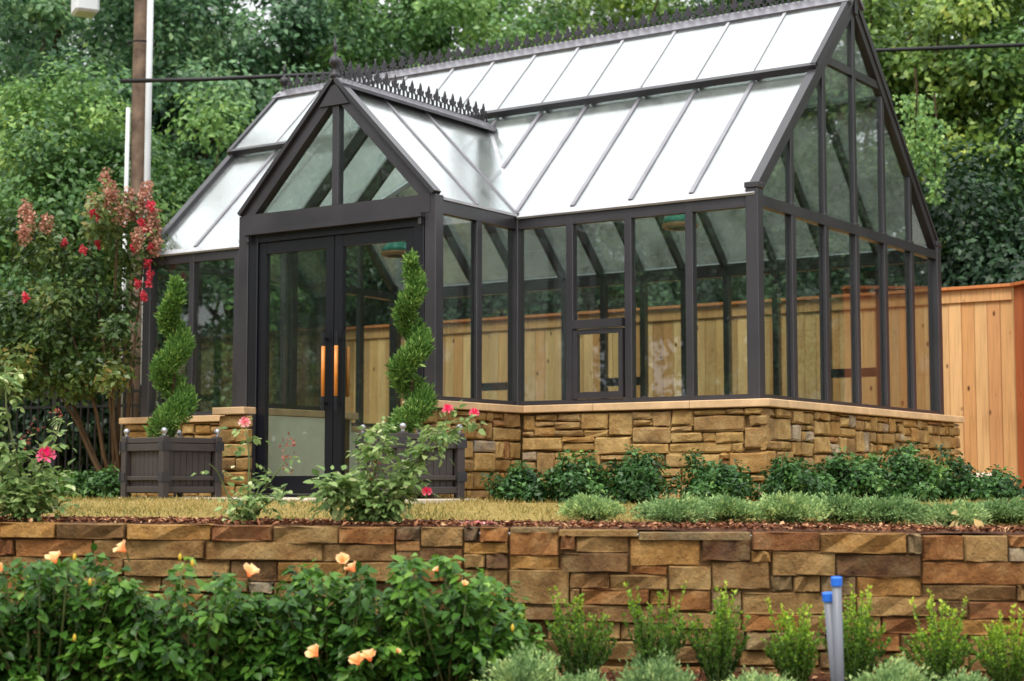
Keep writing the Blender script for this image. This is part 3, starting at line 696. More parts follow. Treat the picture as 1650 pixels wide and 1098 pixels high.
# porch roof
for sg in (1, -1):                       # +1 right slope
    xe = XC+sg*HW; nrm = np.array([sg*MP, 0, 1]); nrm /= np.linalg.norm(nrm)
    def pz(x): return PR-MP*abs(x-XC)
    ys = [-Q_, -Q_+ (Q_)*.5, 0.0]
    segs = [-Q_+.02, -Q_*.5, 0.0]
    xo = xe+sg*.03
    def P3(x, y): return np.array([x, y, pz(x)])+nrm*.008
    pane([P3(xo, -Q_+.03), P3(xo, -Q_*.5-.02), P3(XC, -Q_*.5-.02), P3(XC, -Q_+.03)], 'roofglass', .01, 'roof_pane')
    pane([P3(xo, -Q_*.5+.02), P3(xo, -.02), P3(XC, -.02), P3(XC, -Q_*.5+.02)], 'roofglass', .01, 'roof_pane')
    pane([P3(xe-sg*.02, .02), P3(XC, YV-.03), P3(XC, .02)], 'roofglass', .01, 'roof_pane')
    for y in (-Q_*.5, 0.0): rail((xe, y, E_), (XC, y, PR), .04, .10, 'rafter', up=tuple(nrm), off=-.045); rail((xe, y, E_), (XC, y, PR), .034, .018, 'glazing_bar', up=tuple(nrm), off=.016, mat='bar')
    rail((xe, -Q_, E_), (XC, -Q_, PR), .09, .10, 'rake_beam', up=tuple(nrm), off=-.025)
    rail((xe+sg*.02, -Q_-.03, E_+.0), (XC, -Q_-.03, PR+.02), .10, .035, 'rake_trim', up=tuple(nrm), off=.035)
    m = MB(); m.beam((xe, 0.0, E_+.01), (XC, YV, PR+.01), .11, .035); gpart('valley_flashing', m, 'flash')
    rail((xe+sg*.028, -Q_+.05, E_-.012), (xe+sg*.028, -.06, E_-.012), .05, .022, 'drip_edge', mat='flash')
rail((XC, -Q_-.05, PR-.0), (XC, YV+.02, PR-.0), .06, .10, 'ridge_beam')
m = MB()
for sg in (-1, 1): m.beam((XC+sg*.05, -Q_-.075, PR+.035), (XC+sg*.05, YV-.02, PR+.035), .13, .028, up=(sg*.6, 0, .8))
gpart('ridge_cap', m, 'cap')
# porch front: gable triangle, lintel, doors
rail((-P2, -Q_, E_-.06), (-P1, -Q_, E_-.06), .12, .15, 'lintel')
post(XC, -Q_, E_+.0155, PR-.10, .07, .08, 'gable_post')
for sg in (-1, 1):
    pane([(XC+sg*.035, -Q_, E_+.01), (XC+sg*(HW-.10), -Q_, E_+.01), (XC+sg*.035, -Q_, PR-.13)])
rail((-P2+.05, -Q_-.085, E_-.155), (-P1-.05, -Q_-.085, E_-.155), .06, .035, 'door_track', mat='frame')
for x in (-P2+.08, -P1-.08): post(x, -Q_-.085, E_-.235, E_-.173, .03, .03, 'track_stop')
DT = E_-.19
post(-P2+.115, -Q_-.005, .03, DT+.05, .10, .10, 'door_jamb', 'door'); post(-P1-.115, -Q_-.005, .03, DT+.05, .10, .10, 'door_jamb', 'door')
rail((-P2+.066, -Q_-.008, DT+.0), (-P1-.066, -Q_-.008, DT+.0), .09, .095, 'door_head', mat='door')
dx0, dx1 = -P2+.17, -P1-.17; xm = (dx0+dx1)/2
for a, b, hs in ((dx0, xm-.004, 1), (xm+.004, dx1, -1)):
    m = MB(); ya, yb = -Q_-.035, -Q_+.015; st = .085; kz = .20; zt = DT-.05
    m.box(a, a+st, ya, yb, .05, zt); m.box(b-st, b, ya, yb, .05, zt); m.box(a+st+.0005, b-st-.0005, ya+.002, yb-.002, .05, kz); m.box(a+st+.0005, b-st-.0005, ya+.002, yb-.002, zt-.10, zt)
    d = gpart('door', m, 'door')
    pane([(a+st-.01, -Q_-.01, kz-.01), (b-st+.01, -Q_-.01, kz-.01), (b-st+.01, -Q_-.01, zt-.09), (a+st-.01, -Q_-.01, zt-.09)], parent=d)
    hx = (b-.066) if hs == 1 else (a+.066)
    for yy, nm in ((ya-.05, 'handle'), (yb+.05, 'handle')):
        m = MB(); m.tube([(hx, yy, .86), (hx, yy, 1.28)], .017, 9); m.build('handle', M['handle'], d, True)
    for zz in (.80, 1.34):
        m = MB(); m.box(hx-.010, hx+.010, ya-.062, ya+.002, zz-.012, zz+.012); m.build('handle_bracket', M['door'], d)
        m = MB(); m.tube([(hx, ya-.05, zz-.06), (hx, ya-.05, zz+.058)], .015, 8); m.build('handle_end', M['door'], d)
rail((-P2+.05, -Q_-.01, .028), (-P1-.05, -Q_-.01, .028), .16, .035, 'threshold', mat='door')
m = MB(); m.add([(XC+x, y, PR+z) for y in (-Q_-.062, -Q_+.052) for x, z in ((-.16, -.17), (.16, -.17), (.03, .0), (-.03, .0))], [(3, 2, 1, 0), (4, 5, 6, 7), (0, 1, 5, 4), (1, 2, 6, 5), (2, 3, 7, 6), (3, 0, 4, 7)]); gpart('apex_block', m)
# ridge cresting
half = [(.010, 0), (.010, .052), (.030, .060), (.048, .084), (.045, .108), (.029, .102), (.017, .090), (.021, .116), (.012, .142), (0, .170)]
outl = half+[(-x, z) for x, z in half[-2::-1]]
m = MB(); k = len(outl); th = .006
m.add([(x, -th, z) for x, z in outl]+[(x, th, z) for x, z in outl], [tuple(range(k))[::-1], tuple(range(k, 2*k))]+[(i, (i+1) % k, k+(i+1) % k, k+i) for i in range(k)])
for s in (-1, 1):
    m.beam((s*.058, 0, 0), (s*.050, 0, .05), .012, .012, up=(0, 1, 0)); m.beam((s*.050, 0, .05), (s*.02, 0, .075), .012, .010, up=(0, 1, 0))
fleur = mesh_py('crest_ornament', m.v, m.f, M['crest'])
def cresting(p0, p1, step=.122):
    p0, p1 = np.array(p0, float), np.array(p1, float); d = p1-p0; L = np.linalg.norm(d); u = d/L; n = int(L/step)
    m = MB(); m.beam(p0, p1, .02, .024, off=.012); o = m.build('ridge_cresting', M['crest'], gh)
    for i in range(n):
        p = p0+u*(i+.5)*L/n+np.array([0, 0, .022]); link('crest_ornament', fleur, None, o, p, math.atan2(u[1], u[0]))
cresting((.02, HD, R_+.075), (-L_-.02, HD, R_+.075)); cresting((XC, -Q_-.03, PR+.065), (XC, YV-.04, PR+.065))
prof = [(.0, 0), (.032, 0), (.032, .03), (.014, .045), (.014, .075), (.026, .085), (.038, .105), (.038, .125), (.026, .145), (.010, .155), (.010, .20), (.020, .21), (.010, .23), (.0, .32)]
prof = [(r*1.3, z*1.25) for r, z in prof]
for x, y, z in ((XC, -Q_-.05, PR+.06), (-L_-.03, HD, R_+.07), (.05, HD, R_+.07)):
    m = MB(); m.lathe(prof, (x, y, z), 12); m.build('roof_finial', M['crest'], gh, True)
# concrete step at the door
m = MB(); m.bbox(-P2-.55, -P1+.55, -Q_-.95, -Q_-.172, -.06, .022, .008)
kind(m.build('door_step', M['slab']), 'structure')
# lamps hanging inside
def lamp(px, py, Y, label):
    p = on_y(px, py, Y); top = E_+MS*(HD-abs(Y-HD))-.05
    t = thing('pendant_lamp', label, 'lamp', p, 0, 'pendant lamps in the greenhouse')
    m = MB(); m.lathe([(.03, .13), (.045, .12), (.07, .09), (.15, .02), (.165, -.03), (.16, -.03), (.145, .02), (.065, .085), (.03, .11)], n=20); m.build('lamp_shade', M['lampteal'], t, True)
    m = MB(); m.lathe([(.168, -.03), (.170, -.06), (.15, -.075), (.12, -.075), (.12, -.06), (.160, -.05), (.163, -.03)], n=20); m.build('shade_rim', M['lampcopper'], t, True)
    m = MB(); m.tube([(0, 0, .11), (0, 0, top-p[2])], .007, 6); m.build('lamp_rod', M['crest'], t)
lamp(1096, 356, 1.75, 'teal pendant lamp hanging behind the right front panes'); lamp(640, 402, 1.75, 'teal pendant lamp seen through the right hand door')

# ------------------------------------------------------------------ retaining wall
rw = thing('retaining_wall', 'low retaining wall of tan and brown split sandstone blocks', 'wall', WA, WROT)
CC = dict(y=(196, 146, 78), o=(176, 114, 62), t=(184, 148, 94), b=(146, 114, 74), r=(152, 94, 60), d=(88, 64, 52), g=(158, 140, 104), k=(58, 56, 60), w=(196, 186, 160), n=(118, 88, 60))
TW = """0,92,843,868,y 93,204,844,869,b 205,340,846,871,y 341,440,847,872,r 441,545,849,876,t 546,637,850,877,o 638,677,850,872,k 678,746,851,882,t 747,772,851,873,k 773,819,851,874,o
0,24,870,895,r 25,150,870,897,o 151,330,871,901,t 331,520,873,904,t 521,637,878,906,b 638,677,873,884,o 638,746,885,904,n 747,819,875,893,y 747,782,894,916,t 783,819,894,917,d
0,95,897,925,t 96,200,898,927,b 201,370,903,930,t 371,447,906,937,n 448,560,907,938,y 561,640,907,938,t 641,746,905,938,o
0,130,927,952,o 131,260,929,954,t 261,400,932,955,b 401,440,939,957,w 441,600,940,964,t 601,745,940,968,n 747,819,919,945,t 747,819,946,972,o
0,80,954,980,b 81,230,955,982,t 231,330,957,984,y 331,460,959,986,n 461,560,966,990,b 561,690,970,994,t 691,819,974,998,r
0,150,982,1010,t 151,290,985,1012,n 291,430,988,1015,t 431,610,992,1020,b 611,760,996,1024,t 761,880,1000,1028,n
0,110,1012,1046,b 111,260,1014,1048,t 261,400,1017,1050,n 401,560,1022,1054,t 561,700,1026,1058,b 701,840,1030,1060,t
822,899,851,855,g 900,1028,855,861,t 1029,1210,859,867,g
821,901,857,896,o 821,901,897,918,y 903,927,863,886,r 928,1013,864,891,t 903,1013,892,923,n 1015,1129,868,912,y 1015,1075,913,926,o 1131,1210,869,905,d 1077,1146,913,951,t
820,917,919,973,t 918,982,924,949,b 983,1076,927,951,t 918,935,950,974,t 936,1046,950,975,o 1047,1078,952,975,y
1212,1321,858,888,r 1322,1461,860,893,y 1462,1485,862,893,g 1486,1553,864,904,o 1554,1625,864,906,t 1626,1665,864,883,o 1626,1665,884,906,w
1211,1243,889,907,y 1244,1346,890,928,t 1347,1485,895,930,d 1486,1665,907,943,o
1148,1240,907,950,b 1242,1277,929,953,g 1278,1322,929,955,t 1323,1379,930,961,g 1381,1485,931,962,y 1487,1638,944,968,b 1639,1665,944,970,t
1080,1146,952,985,o 1147,1195,952,988,g 1196,1330,956,990,t 1331,1379,962,992,b 1380,1497,963,993,t 1498,1560,969,996,d 1561,1665,971,998,r
820,935,975,1000,n 936,1079,976,1003,b 1080,1195,989,1014,t 1196,1290,991,1018,o 1291,1420,993,1020,t 1421,1540,996,1022,r 1541,1665,999,1024,y
882,1000,1002,1030,t 1001,1079,1004,1032,b 1080,1200,1016,1040,n 1201,1330,1020,1048,g 1331,1450,1022,1050,o 1451,1560,1024,1052,b 1561,1665,1026,1054,t
841,960,1031,1062,n 961,1079,1034,1064,t 1080,1190,1042,1068,b 1191,1320,1050,1074,t 1321,1440,1052,1078,n 1441,1560,1054,1080,t 1561,1665,1056,1082,b"""
def wall_uv(px, py):
    r = ray(px, py); t = ((WA-C)@wnor)/(r@wnor); p = C+r*t; return (p-WA)@wdir, p[2]
def wstone(s0, s1, z0, z1, c, dj=.02):
    if s1-s0 < .02 or z1-z0 < .012: return
    f = rs.uniform(.86, 1.14); col = tuple(x*f for x in lin(*CC[c]))
    if z1-z0 < .045:
        m = MB(); m.bbox(s0+.002, s1-.002, -.012, .24, z0-.012, z1, .003); m.build('stone', M['ashlar'], rw, color=col); return
    V, F = stone_mesh(s1-s0-.002, z1-z0-.002, .10+rs.uniform(-dj*.4, dj), nx=5, nz=3, rough=.022, bev=.005)
    o = link('stone', mesh_py('stone', V, F, M['ashlar']), None, rw, ((s0+s1)/2, .10, z0+.003), 0, col)
for tok in TW.split():
    a, b, c, d, k = tok.split(','); a, b, c, d = map(float, (a, b, c, d)); xm_ = (a+b)/2
    s0, _ = wall_uv(a, (c+d)/2); s1, _ = wall_uv(b, (c+d)/2); _, zb = wall_uv(xm_, d); _, zt = wall_uv(xm_, c)
    thin = d-c < 9
    wstone(s0, s1, zb-.002, zt+.002, k, .012 if thin else .022)
def fill(s0, s1, z0, z1):
    z = z1
    while z > z0+.04:
        h = rs.uniform(.075, .13); s = s0
        while s < s1-.06:
            ww = min(rs.uniform(.22, .5), s1-s)
            wstone(s, s+ww, max(z-h, z0), z, 'yotbntbgo'[rs.randint(9)]); s += ww
        z -= h
s_l, s_r = wall_uv(0, 900)[0], wall_uv(1665, 900)[0]
fill(s_l-2.0, s_l, -.98, top_z(0)); fill(s_r, s_r+2.0, -.98, top_z(WLEN))
fill(s_l, wall_uv(840, 1060)[0], -1.0, wall_uv(400, 1052)[1]); fill(wall_uv(840, 1062)[0], s_r, -1.0, wall_uv(1250, 1076)[1])
m = MB(); 
zl, zr = top_z(0)-.03, top_z(WLEN)-.03
V = []
for s_, zt in ((-2.2, zl), (WLEN+2.2, zr)):
    for y_, z_ in ((.035, -1.05), (.035, zt), (.28, zt), (.28, -1.05)): V.append((s_, y_, z_))
m.add(V, [(0, 1, 2, 3), (7, 6, 5, 4), (0, 4, 5, 1), (1, 5, 6, 2), (2, 6, 7, 3), (3, 7, 4, 0)])
m.build('wall_core', M['rmortar'], rw)

# ------------------------------------------------------------------ cedar fence
YF = 5.6; ZF = 2.235
cf_ = thing('cedar_fence', 'tall new cedar board fence with cap rail behind the greenhouse', 'fence', (0, YF, 0))
CED = [(208, 166, 116), (216, 176, 124), (198, 152, 102), (222, 184, 134), (190, 140, 94), (212, 168, 114), (202, 150, 98)]
def cedcol(f=1.0):
    c = lin(*CED[rs.randint(len(CED))]); f *= rs.uniform(.85, 1.12); return tuple(min(1, x*f*1.22) for x in c)
bw = .14; me_b = MB(); me_b.bbox(-bw/2+.002, bw/2-.002, -.01, .01, 0, ZF-.16, .003); bmesh_ = mesh_py('board', me_b.v, me_b.f, M['wood'])
x = .28-bw/2
while x > -9.5:
    link('board', bmesh_, None, cf_, (x, rs.uniform(-.004, .004), .02), 0, cedcol()); x -= bw
def fbox(name, x0, x1, y0, y1, z0, z1, parent, f=1.0, b=.003, col=None):
    m = MB(); m.bbox(x0, x1, y0, y1, z0, z1, b); return m.build(name, M['wood'], parent, color=col or cedcol(f))
for i in range(4):
    xa = .28-2.44*i; xb = xa-2.44
    fbox('trim_rail', xb+.002, xa-.002, -.034, -.0145, ZF-.17, ZF-.035, cf_, .92, col=lin(220, 170, 116))
    fbox('cap_rail', xb+.002, xa-.002, -.075, .06, ZF-.033, ZF, cf_, .72, col=lin(208, 130, 76))
    fbox('fence_post', xa-.10, xa-.01, .0155, .105, 0, ZF-.036, cf_, .8)
    for zz in (.3, 1.1, 1.85): fbox('back_rail', xb+.005, xa-.105, .016, .055, zz, zz+.09, cf_, .8)
# return of the fence at the right, its shade put into redder, darker board and cap colours
rf = thing('shade_toned_fence', 'cedar fence return at the right edge, shade put into its darker red boards', 'fence', (.30, YF-.02, 0), math.radians(-38))
for i in range(9):
    c = lin(168, 92, 54); f = rs.uniform(.85, 1.1)
    m = MB(); m.bbox(.002+bw*i, bw*(i+1)-.002, -.01, .01, -.03, ZF-.035, .003); m.build('board', M['wood'], rf, color=tuple(v*f for v in c))
m = MB(); m.bbox(-.0, bw*9, -.06, .06, ZF-.033, ZF, .003); m.build('cap_rail', M['wood'], rf, color=lin(190, 110, 62))

# ------------------------------------------------------------------ iron fence, utility pole, cable
fa, fb = at(-70, 640, 20.0), at(262, 640, 18.8); fa[2] = fb[2] = 0
itop = .145+(777-628)/FPX*19.4
fi = thing('iron_fence', 'black iron picket fence behind the crape myrtle', 'fence', fa)
dv = fb-fa; LI = np.linalg.norm(dv); ui = dv/LI; rzi = math.atan2(ui[1], ui[0])
m = MB(); m.box(-.008, .008, -.008, .008, .03, itop); m.add([(-.012, -.012, itop), (.012, -.012, itop), (.012, .012, itop), (-.012, .012, itop), (0, 0, itop+.05)], [(0, 3, 2, 1), (0, 1, 4), (1, 2, 4), (2, 3, 4), (3, 0, 4)])
pk = mesh_py('picket', m.v, m.f, M['iron']); npk = int(LI/.1)
for i in range(npk+1): link('picket', pk, None, fi, ui*(i*LI/npk), rzi)
for zz in (.12, itop-.20, itop-.04):
    m = MB(); m.beam((0, 0, zz), ui*LI+np.array([0, 0, zz]), .022, .028); m.build('fence_rail', M['iron'], fi)
for i in range(3):
    p = ui*LI*i/2-np.array([-ui[1], ui[0], 0])*.0; m = MB(); m.bbox(p[0]-.03, p[0]+.03, p[1]-.03, p[1]+.03, -.05, itop+.08, .004); m.build('fence_post', M['iron'], fi)
pb = at(215, 777, 19.9); pb[2] = 0
up_ = thing('utility_pole', 'weathered wooden utility pole with white conduits behind the iron fence', 'utility pole', pb)
m = MB(); m.tube([(0, 0, -.1), (.03, .0, 2), (0, 0, 4.4), (.015, 0, 7), (.0, 0, 8.6)], [.12, .112, .105, .10, .095], 14); m.build('pole_shaft', M['pole'], up_, True)
R2 = RT[:2]
def loc_(u, d, z): return (R2[0]*u+FH[0]*d, R2[1]*u+FH[1]*d, z)
m = MB(); m.tube([loc_(.125, -.13, -.05), loc_(.125, -.13, 8.4)], .038, 10); m.build('conduit', M['pvc'], up_, True)
m = MB(); m.tube([loc_(-.145, -.11, -.05), loc_(-.12, -.11, 4.6)], .026, 10); m.build('conduit', M['pvc'], up_, True)
for zz in (1.6, 3.4, 5.4, 6.75):
    m = MB(); m.tube([loc_(.17*math.cos(a), -.145*math.sin(a)*1.15, zz) for a in np.linspace(-.6, 3.7, 12)], .012, 5); m.build('strap', M['iron'], up_)
m = MB(); m.beam(loc_(.0, -.1, 6.2), loc_(-.40, -.12, 6.1), .05, .05); m.build('arm', M['greypvc'], up_)
m = MB(); m.bbox(-.18, .16, -.14, .14, .0, .6, .03); m.build('transformer_box', M['pvc'], up_, loc=loc_(-.66, -.1, 5.74), rz=math.radians(-30))
pts = [at(x, y, d) for x, y, d in ((195, 131, 19.8), (330, 128, 19.9), (545, 119, 20.1), (800, 108, 20.3), (1100, 95, 20.5), (1425, 81, 20.7), (1660, 72, 20.9), (1900, 60, 21.1))]
m = MB(); m.tube(pts, .026, 7); tag(m.build('overhead_cable', M['cable'], None, True), 'thick black overhead cable strung from the wooden pole', 'cable')

# ------------------------------------------------------------------ trees
def gp(px, d): p = at(px, 777, d); p[2] = 0; return p
G = 'trees behind the greenhouse'
t1 = tree('broadleaf_tree', 'bluish green broadleaf tree left of the utility pole', gp(60, 25), M['tree_blue'], (3.0, 2.6, 4.2), 9.6, 150, 160, .16, (.25, .8), group=G)
t2 = tree('broadleaf_tree', 'leafy tree directly behind the utility pole', gp(330, 26), M['tree_blue'], (2.7, 2.4, 4.3), 9.6, 130, 160, .16, (.2, .75), group=G, bottom=-1)
t3 = tree('broadleaf_tree', 'dark green tree above the porch finial', gp(520, 29), M['tree_dark'], (2.3, 2.2, 4.0), 9.8, 105, 140, .17, (.1, .7), group=G)
t4 = tree('broadleaf_tree', 'mid green tree right of the porch finial', gp(690, 27), M['tree_mid'], (2.4, 2.3, 4.0), 9.4, 130, 150, .16, (.15, .7), group=G)
t5 = tree('broadleaf_tree', 'yellow green tree above the middle of the ridge', gp(930, 28), M['tree_yel'], (2.8, 2.4, 4.2), 9.6, 130, 150, .16, (.05, .65), group=G)
t6 = tree('broadleaf_tree', 'dark green tree above the right end of the ridge', gp(1200, 28), M['tree_dark'], (2.9, 2.4, 4.4), 9.8, 140, 150, .16, (.2, .85), group=G)
t7 = tree('broadleaf_tree', 'bright green tree rising beside the right gable', gp(1490, 24.2), M['tree_yel'], (2.2, 1.7, 2.9), 8.6, 120, 170, .15, (.2, .75), group=G)
t8 = tree('broadleaf_tree', 'bright leafy tree at the right edge', gp(1740, 23.6), M['tree_mid'], (2.1, 1.7, 3.9), 8.8, 130, 170, .15, (.3, .9), group=G)
t9 = tree('evergreen_tree', 'dark dense evergreen just behind the right end of the fence', gp(1590, 21.2), M['tree_dark'], (2.3, 1.2, 2.1), 4.5, 160, 170, .13, (.0, .45), group=G)
t10 = tree('broadleaf_tree', 'low yellow green tree in front of the utility pole', gp(85, 21.3), M['tree_mid'], (1.35, .9, 1.8), 5.1, 110, 170, .115, (.2, .85), trunk=.08, group=G)
t11 = tree('broadleaf_tree', 'low leafy tree right of the utility pole', gp(330, 22.5), M['tree_mid'], (1.3, 1.0, 2.2), 5.0, 90, 170, .13, (.1, .65), trunk=.08, group=G)
t12 = tree('evergreen_tree', 'dark evergreen mass behind the greenhouse left end', gp(470, 24), M['tree_dark'], (2.0, 1.3, 2.3), 4.8, 100, 160, .14, (.05, .55), group=G)
t13 = tree('evergreen_tree', 'dark evergreen mass behind the middle of the fence', gp(800, 23.5), M['tree_dark'], (2.4, 1.3, 2.3), 4.8, 100, 160, .14, (.05, .55), group=G)
t14 = tree('evergreen_tree', 'dark evergreen mass behind the right half of the fence', gp(1180, 22.8), M['tree_dark'], (2.6, 1.3, 2.3), 4.6, 110, 160, .14, (.05, .6), group=G)
t15 = tree('evergreen_tree', 'dark low tree behind the iron fence', gp(90, 21.8), M['tree_dark'], (2.2, 1.0, 1.7), 3.4, 120, 160, .13, (.0, .5), trunk=.07, group=G)
t16 = tree('evergreen_hedge', 'dark low hedge closing the view under the left trees', gp(60, 22.6), M['tree_dark'], (3.4, .7, 1.5), 2.3, 150, 150, .12, (.0, .45), trunk=.05, group=G)
# the wood behind them and around the garden
B = 'trees farther off round the garden'
far = [(-120, 33, 0, 1.15, 'far tree filling the gap at the left edge'), (200, 34, 2, 1.32, 'far tree showing between the left treetops'), (440, 37, 4, 1.32, 'far tree behind the dark treetop'), (760, 36, 1, 1.32, 'far tree behind the ridge middle'), (1060, 36, 5, 1.32, 'far tree behind the ridge right half'), (1340, 35, 3, 1.32, 'far tree behind the right gable peak'), (1620, 33, 0, 1.1, 'far tree behind the right edge')]
src = [t1, t4, t6, t3, t2, t5, t14]
for px, d, k, s_, lb in far:
    o = copy_tree(src[k], gp(px, d), rs.uniform(0, 6), lb, s_); o['group'] = B
for (x, y), k, s_, lb in [((-12, -13.5), 2, 1.0, 'garden tree mirrored in the front panes'), ((-16.5, -17), 1, 1.0, 'farther garden tree mirrored in the front panes'), ((-8.5, -15.5), 0, .95, 'tree beyond the flower bed, out of sight to the left'), ((-17, -12), 4, 1.05, 'leafy garden tree mirrored in the porch gable'), ((-21, -22), 2, 1.2, 'tall garden tree mirrored in the doors'), ((3.8, 11), 2, .95, 'tree beyond the right edge mirrored in the gable'), ((7.2, 14), 1, 1.0, 'second tree beyond the right edge mirrored in the gable'), ((10.5, 19), 5, 1.1, 'third tree beyond the right edge mirrored in the gable'), ((3.5, 18), 0, 1.2, 'farthest tree beyond the right edge mirrored in the gable'), ((3.7, 8.3), 6, .9, 'low dark tree beyond the right edge mirrored in the gable'), ((7.8, 10.5), 6, 1.0, 'second low dark tree mirrored in the gable'), ((-27, -6), 5, 1.0, 'tree far out to the left of the greenhouse')]:
    o = copy_tree(src[k], (x, y, -.2 if y > -8 else -1.2), rs.uniform(0, 6), lb, s_); o['group'] = B

# hanging vine sprays right of the gable
def spray(name, px, d, y0, y1, wd, mat, label):
    n = 420; tt = rs.rand(n); P = np.array([at(px+rs.normal()*wd*(1-.55*t), y0+(y1-y0)*t, d+rs.normal()*.12) for t in tt])
    base = at(px, y0, d); A = unit(rdir(n)*.8+np.array([0, 0, -.7])); Nn = unit(-FW*.8+rdir(n)*.6+np.array([0, 0, .4])); L = rs.uniform(.05, .085, n)
    V, F, T = leaf_quads(P-base, A, Nn, L, L*.7, np.clip(rs.normal(.62, .2, n), 0, 1))
    t = thing(name, label, 'vine', base); link('foliage', mesh_np('foliage', V, F, mat, T), None, t)
    m = MB(); m.tube([(0, 0, .3), (0.02, 0, 0), at(px, y0+(y1-y0)*.5, d)-base, at(px+3, y1, d)-base], [.014, .012, .008, .004], 5); m.build('stem', M['bark'], t)
spray('hanging_vine', 1506, 20.2, 190, 325, 12, M['tree_mid'], 'pale leafy vine hanging in front of the dark evergreen')
spray('hanging_vine', 1475, 20.3, 150, 270, 20, M['tree_mid'], 'broader leafy vine hanging close to the gable slope')

# ------------------------------------------------------------------ crape myrtle
base = gp(186, 17.2); cm = thing('crape_myrtle', 'multi stemmed crape myrtle with red blooms beside the greenhouse', 'tree', base)
m = MB(); tips = []
for px, py, dd in ((20, 470, .2), (90, 400, .1), (140, 360, -.1), (190, 330, 0), (235, 380, .1), (110, 520, -.2), (215, 450, .2), (40, 540, -.1)):
    e = at(px, py, 17.2+dd)-base; mid = np.array([e[0]*.45, e[1]*.45, e[2]*.5])+rdir(1)[0]*.04
    m.tube([rdir(1)[0]*np.array([.08, .08, 0]), mid*.5+rdir(1)[0]*.03, mid, e], [.024, .021, .016, .007], 6); tips.append(e)
m.build('trunk', M['myrtle_bark'], cm, True)
cl_px = [(x, y) for x, y in [(15, 560), (60, 540), (110, 570), (160, 560), (195, 560), (30, 480), (80, 470), (130, 480), (185, 490), (225, 450), (40, 430), (95, 420), (150, 430), (205, 420), (235, 400), (45, 380), (70, 400), (160, 380), (190, 370), (225, 360), (170, 340), (205, 350), (120, 450), (10, 510), (70, 600), (130, 610), (180, 600), (-20, 540), (-25, 590), (20, 610), (30, 360), (75, 370), (150, 590), (100, 520)]]
cl_px += [(x, y) for x in range(-20, 215, 34) for y in (490, 535, 580, 615)]
Cc = np.array([at(x+rs.normal()*6, y+rs.normal()*6, 17.2+rs.normal()*.28)-base for x, y in cl_px])
P, A, Nn, L, t = clump_leaves(Cc, rs.uniform(.17, .3, len(Cc)), rs.uniform(.18, .68, len(Cc)), 200, .07, .5, .9)
V, F, T = leaf_quads(P, A, Nn, L, L*.55, t); link('crown', mesh_np('crown', V, F, M['myrtle'], T), None, cm)
def panicle(px, py, n, r, mat, nm):
    c = at(px, py, 17.2-.25+rs.normal()*.12)-base; P = c+rdir(n)*(rs.rand(n, 1)**.5)*np.array([r*.7, r*.7, r*1.25]); L = rs.uniform(.025, .05, n)
    V, F, T = leaf_quads(P, rdir(n), rdir(n), L, L*.8, rs.rand(n)); link(nm, mesh_np(nm, V, F, mat, T), None, cm)
for x, y in ((170, 290), (180, 310), (205, 318), (230, 330), (245, 345), (250, 370), (215, 340), (195, 345), (175, 325), (235, 310), (42, 340), (48, 360), (75, 360), (38, 375), (222, 385), (250, 395), (150, 330), (240, 365)): panicle(x, y, 130, .10, M['redseed'], 'seed_head')
for x, y in ((150, 345), (160, 350), (228, 360), (236, 368), (215, 397), (220, 402), (158, 393), (134, 405), (238, 425), (243, 398), (240, 455), (223, 458), (232, 478), (103, 392), (41, 480), (242, 440), (243, 332)): panicle(x, y, 46, .036, M['redbloom'], 'bloom_cluster')

# ------------------------------------------------------------------ planters with spiral topiaries
PL = 'square planters flanking the door'
def planter(px, d, rzrel, label):
    p = gp(px, d); p[2] = terr(p)+.002; rz = math.atan2(RT[1], RT[0])+rzrel
    t = thing('planter_box', label, 'planter', p, rz, PL); a = .265; h = .50
    m = MB()
    for s in (-1, 1):
        for k in range(7):
            u0 = -a+.05+(2*a-.10)*k/7
            u1 = u0+(2*a-.10)/7-.004
            m.bbox(u0, u1, s*(a-.02)-.008, s*(a-.02)+.008, .055, h, .003); m.bbox(s*(a-.02)-.008, s*(a-.02)+.008, u0, u1, .055, h, .003)
    m.build('slat_side', M['planter'], t)
    for sx_ in (-1, 1):
        for sy_ in (-1, 1):
            m = MB(); m.bbox(sx_*a-.032, sx_*a+.032, sy_*a-.032, sy_*a+.032, .0, h+.02, .005); q = m.build('corner_post', M['planter'], t)
            m = MB(); m.lathe([(0, h+.019), (.02, h+.02), (.014, h+.035), (.014, h+.04), (.022, h+.048), (.027, h+.062), (.022, h+.078), (.010, h+.087), (0, h+.09)], (sx_*a, sy_*a, 0), 12); m.build('ball_finial', M['ball'], q, True)
            for zz in (.15, .405):
                m = MB(); m.box(sx_*a-.045, sx_*a+.045, sy_*(a+.034)-.004, sy_*(a+.034)+.004, zz, zz+.075); m.box(sx_*(a+.034)-.004, sx_*(a+.034)+.004, sy_*a-.030, sy_*a+.030, zz+.002, zz+.073); m.build('corner_bracket', M['crest'], q)
    for zz, hh in ((.06, .05), (.16, .035), (.40, .06), (.465, .045)):
        for s in (-1, 1):
            m = MB(); m.bbox(-a+.033, a-.033, s*(a+.004)-.014, s*(a+.004)+.014, zz, zz+hh, .004); m.build('side_rail', M['planter'], t)
            m = MB(); m.bbox(s*(a+.004)-.014, s*(a+.004)+.014, -a+.033, a-.033, zz, zz+hh, .004); m.build('side_rail', M['planter'], t)
    m = MB(); m.box(-a+.03, a-.03, -a+.03, a-.03, .40, .455); m.build('soil', M['bed'], t)
    return p, h
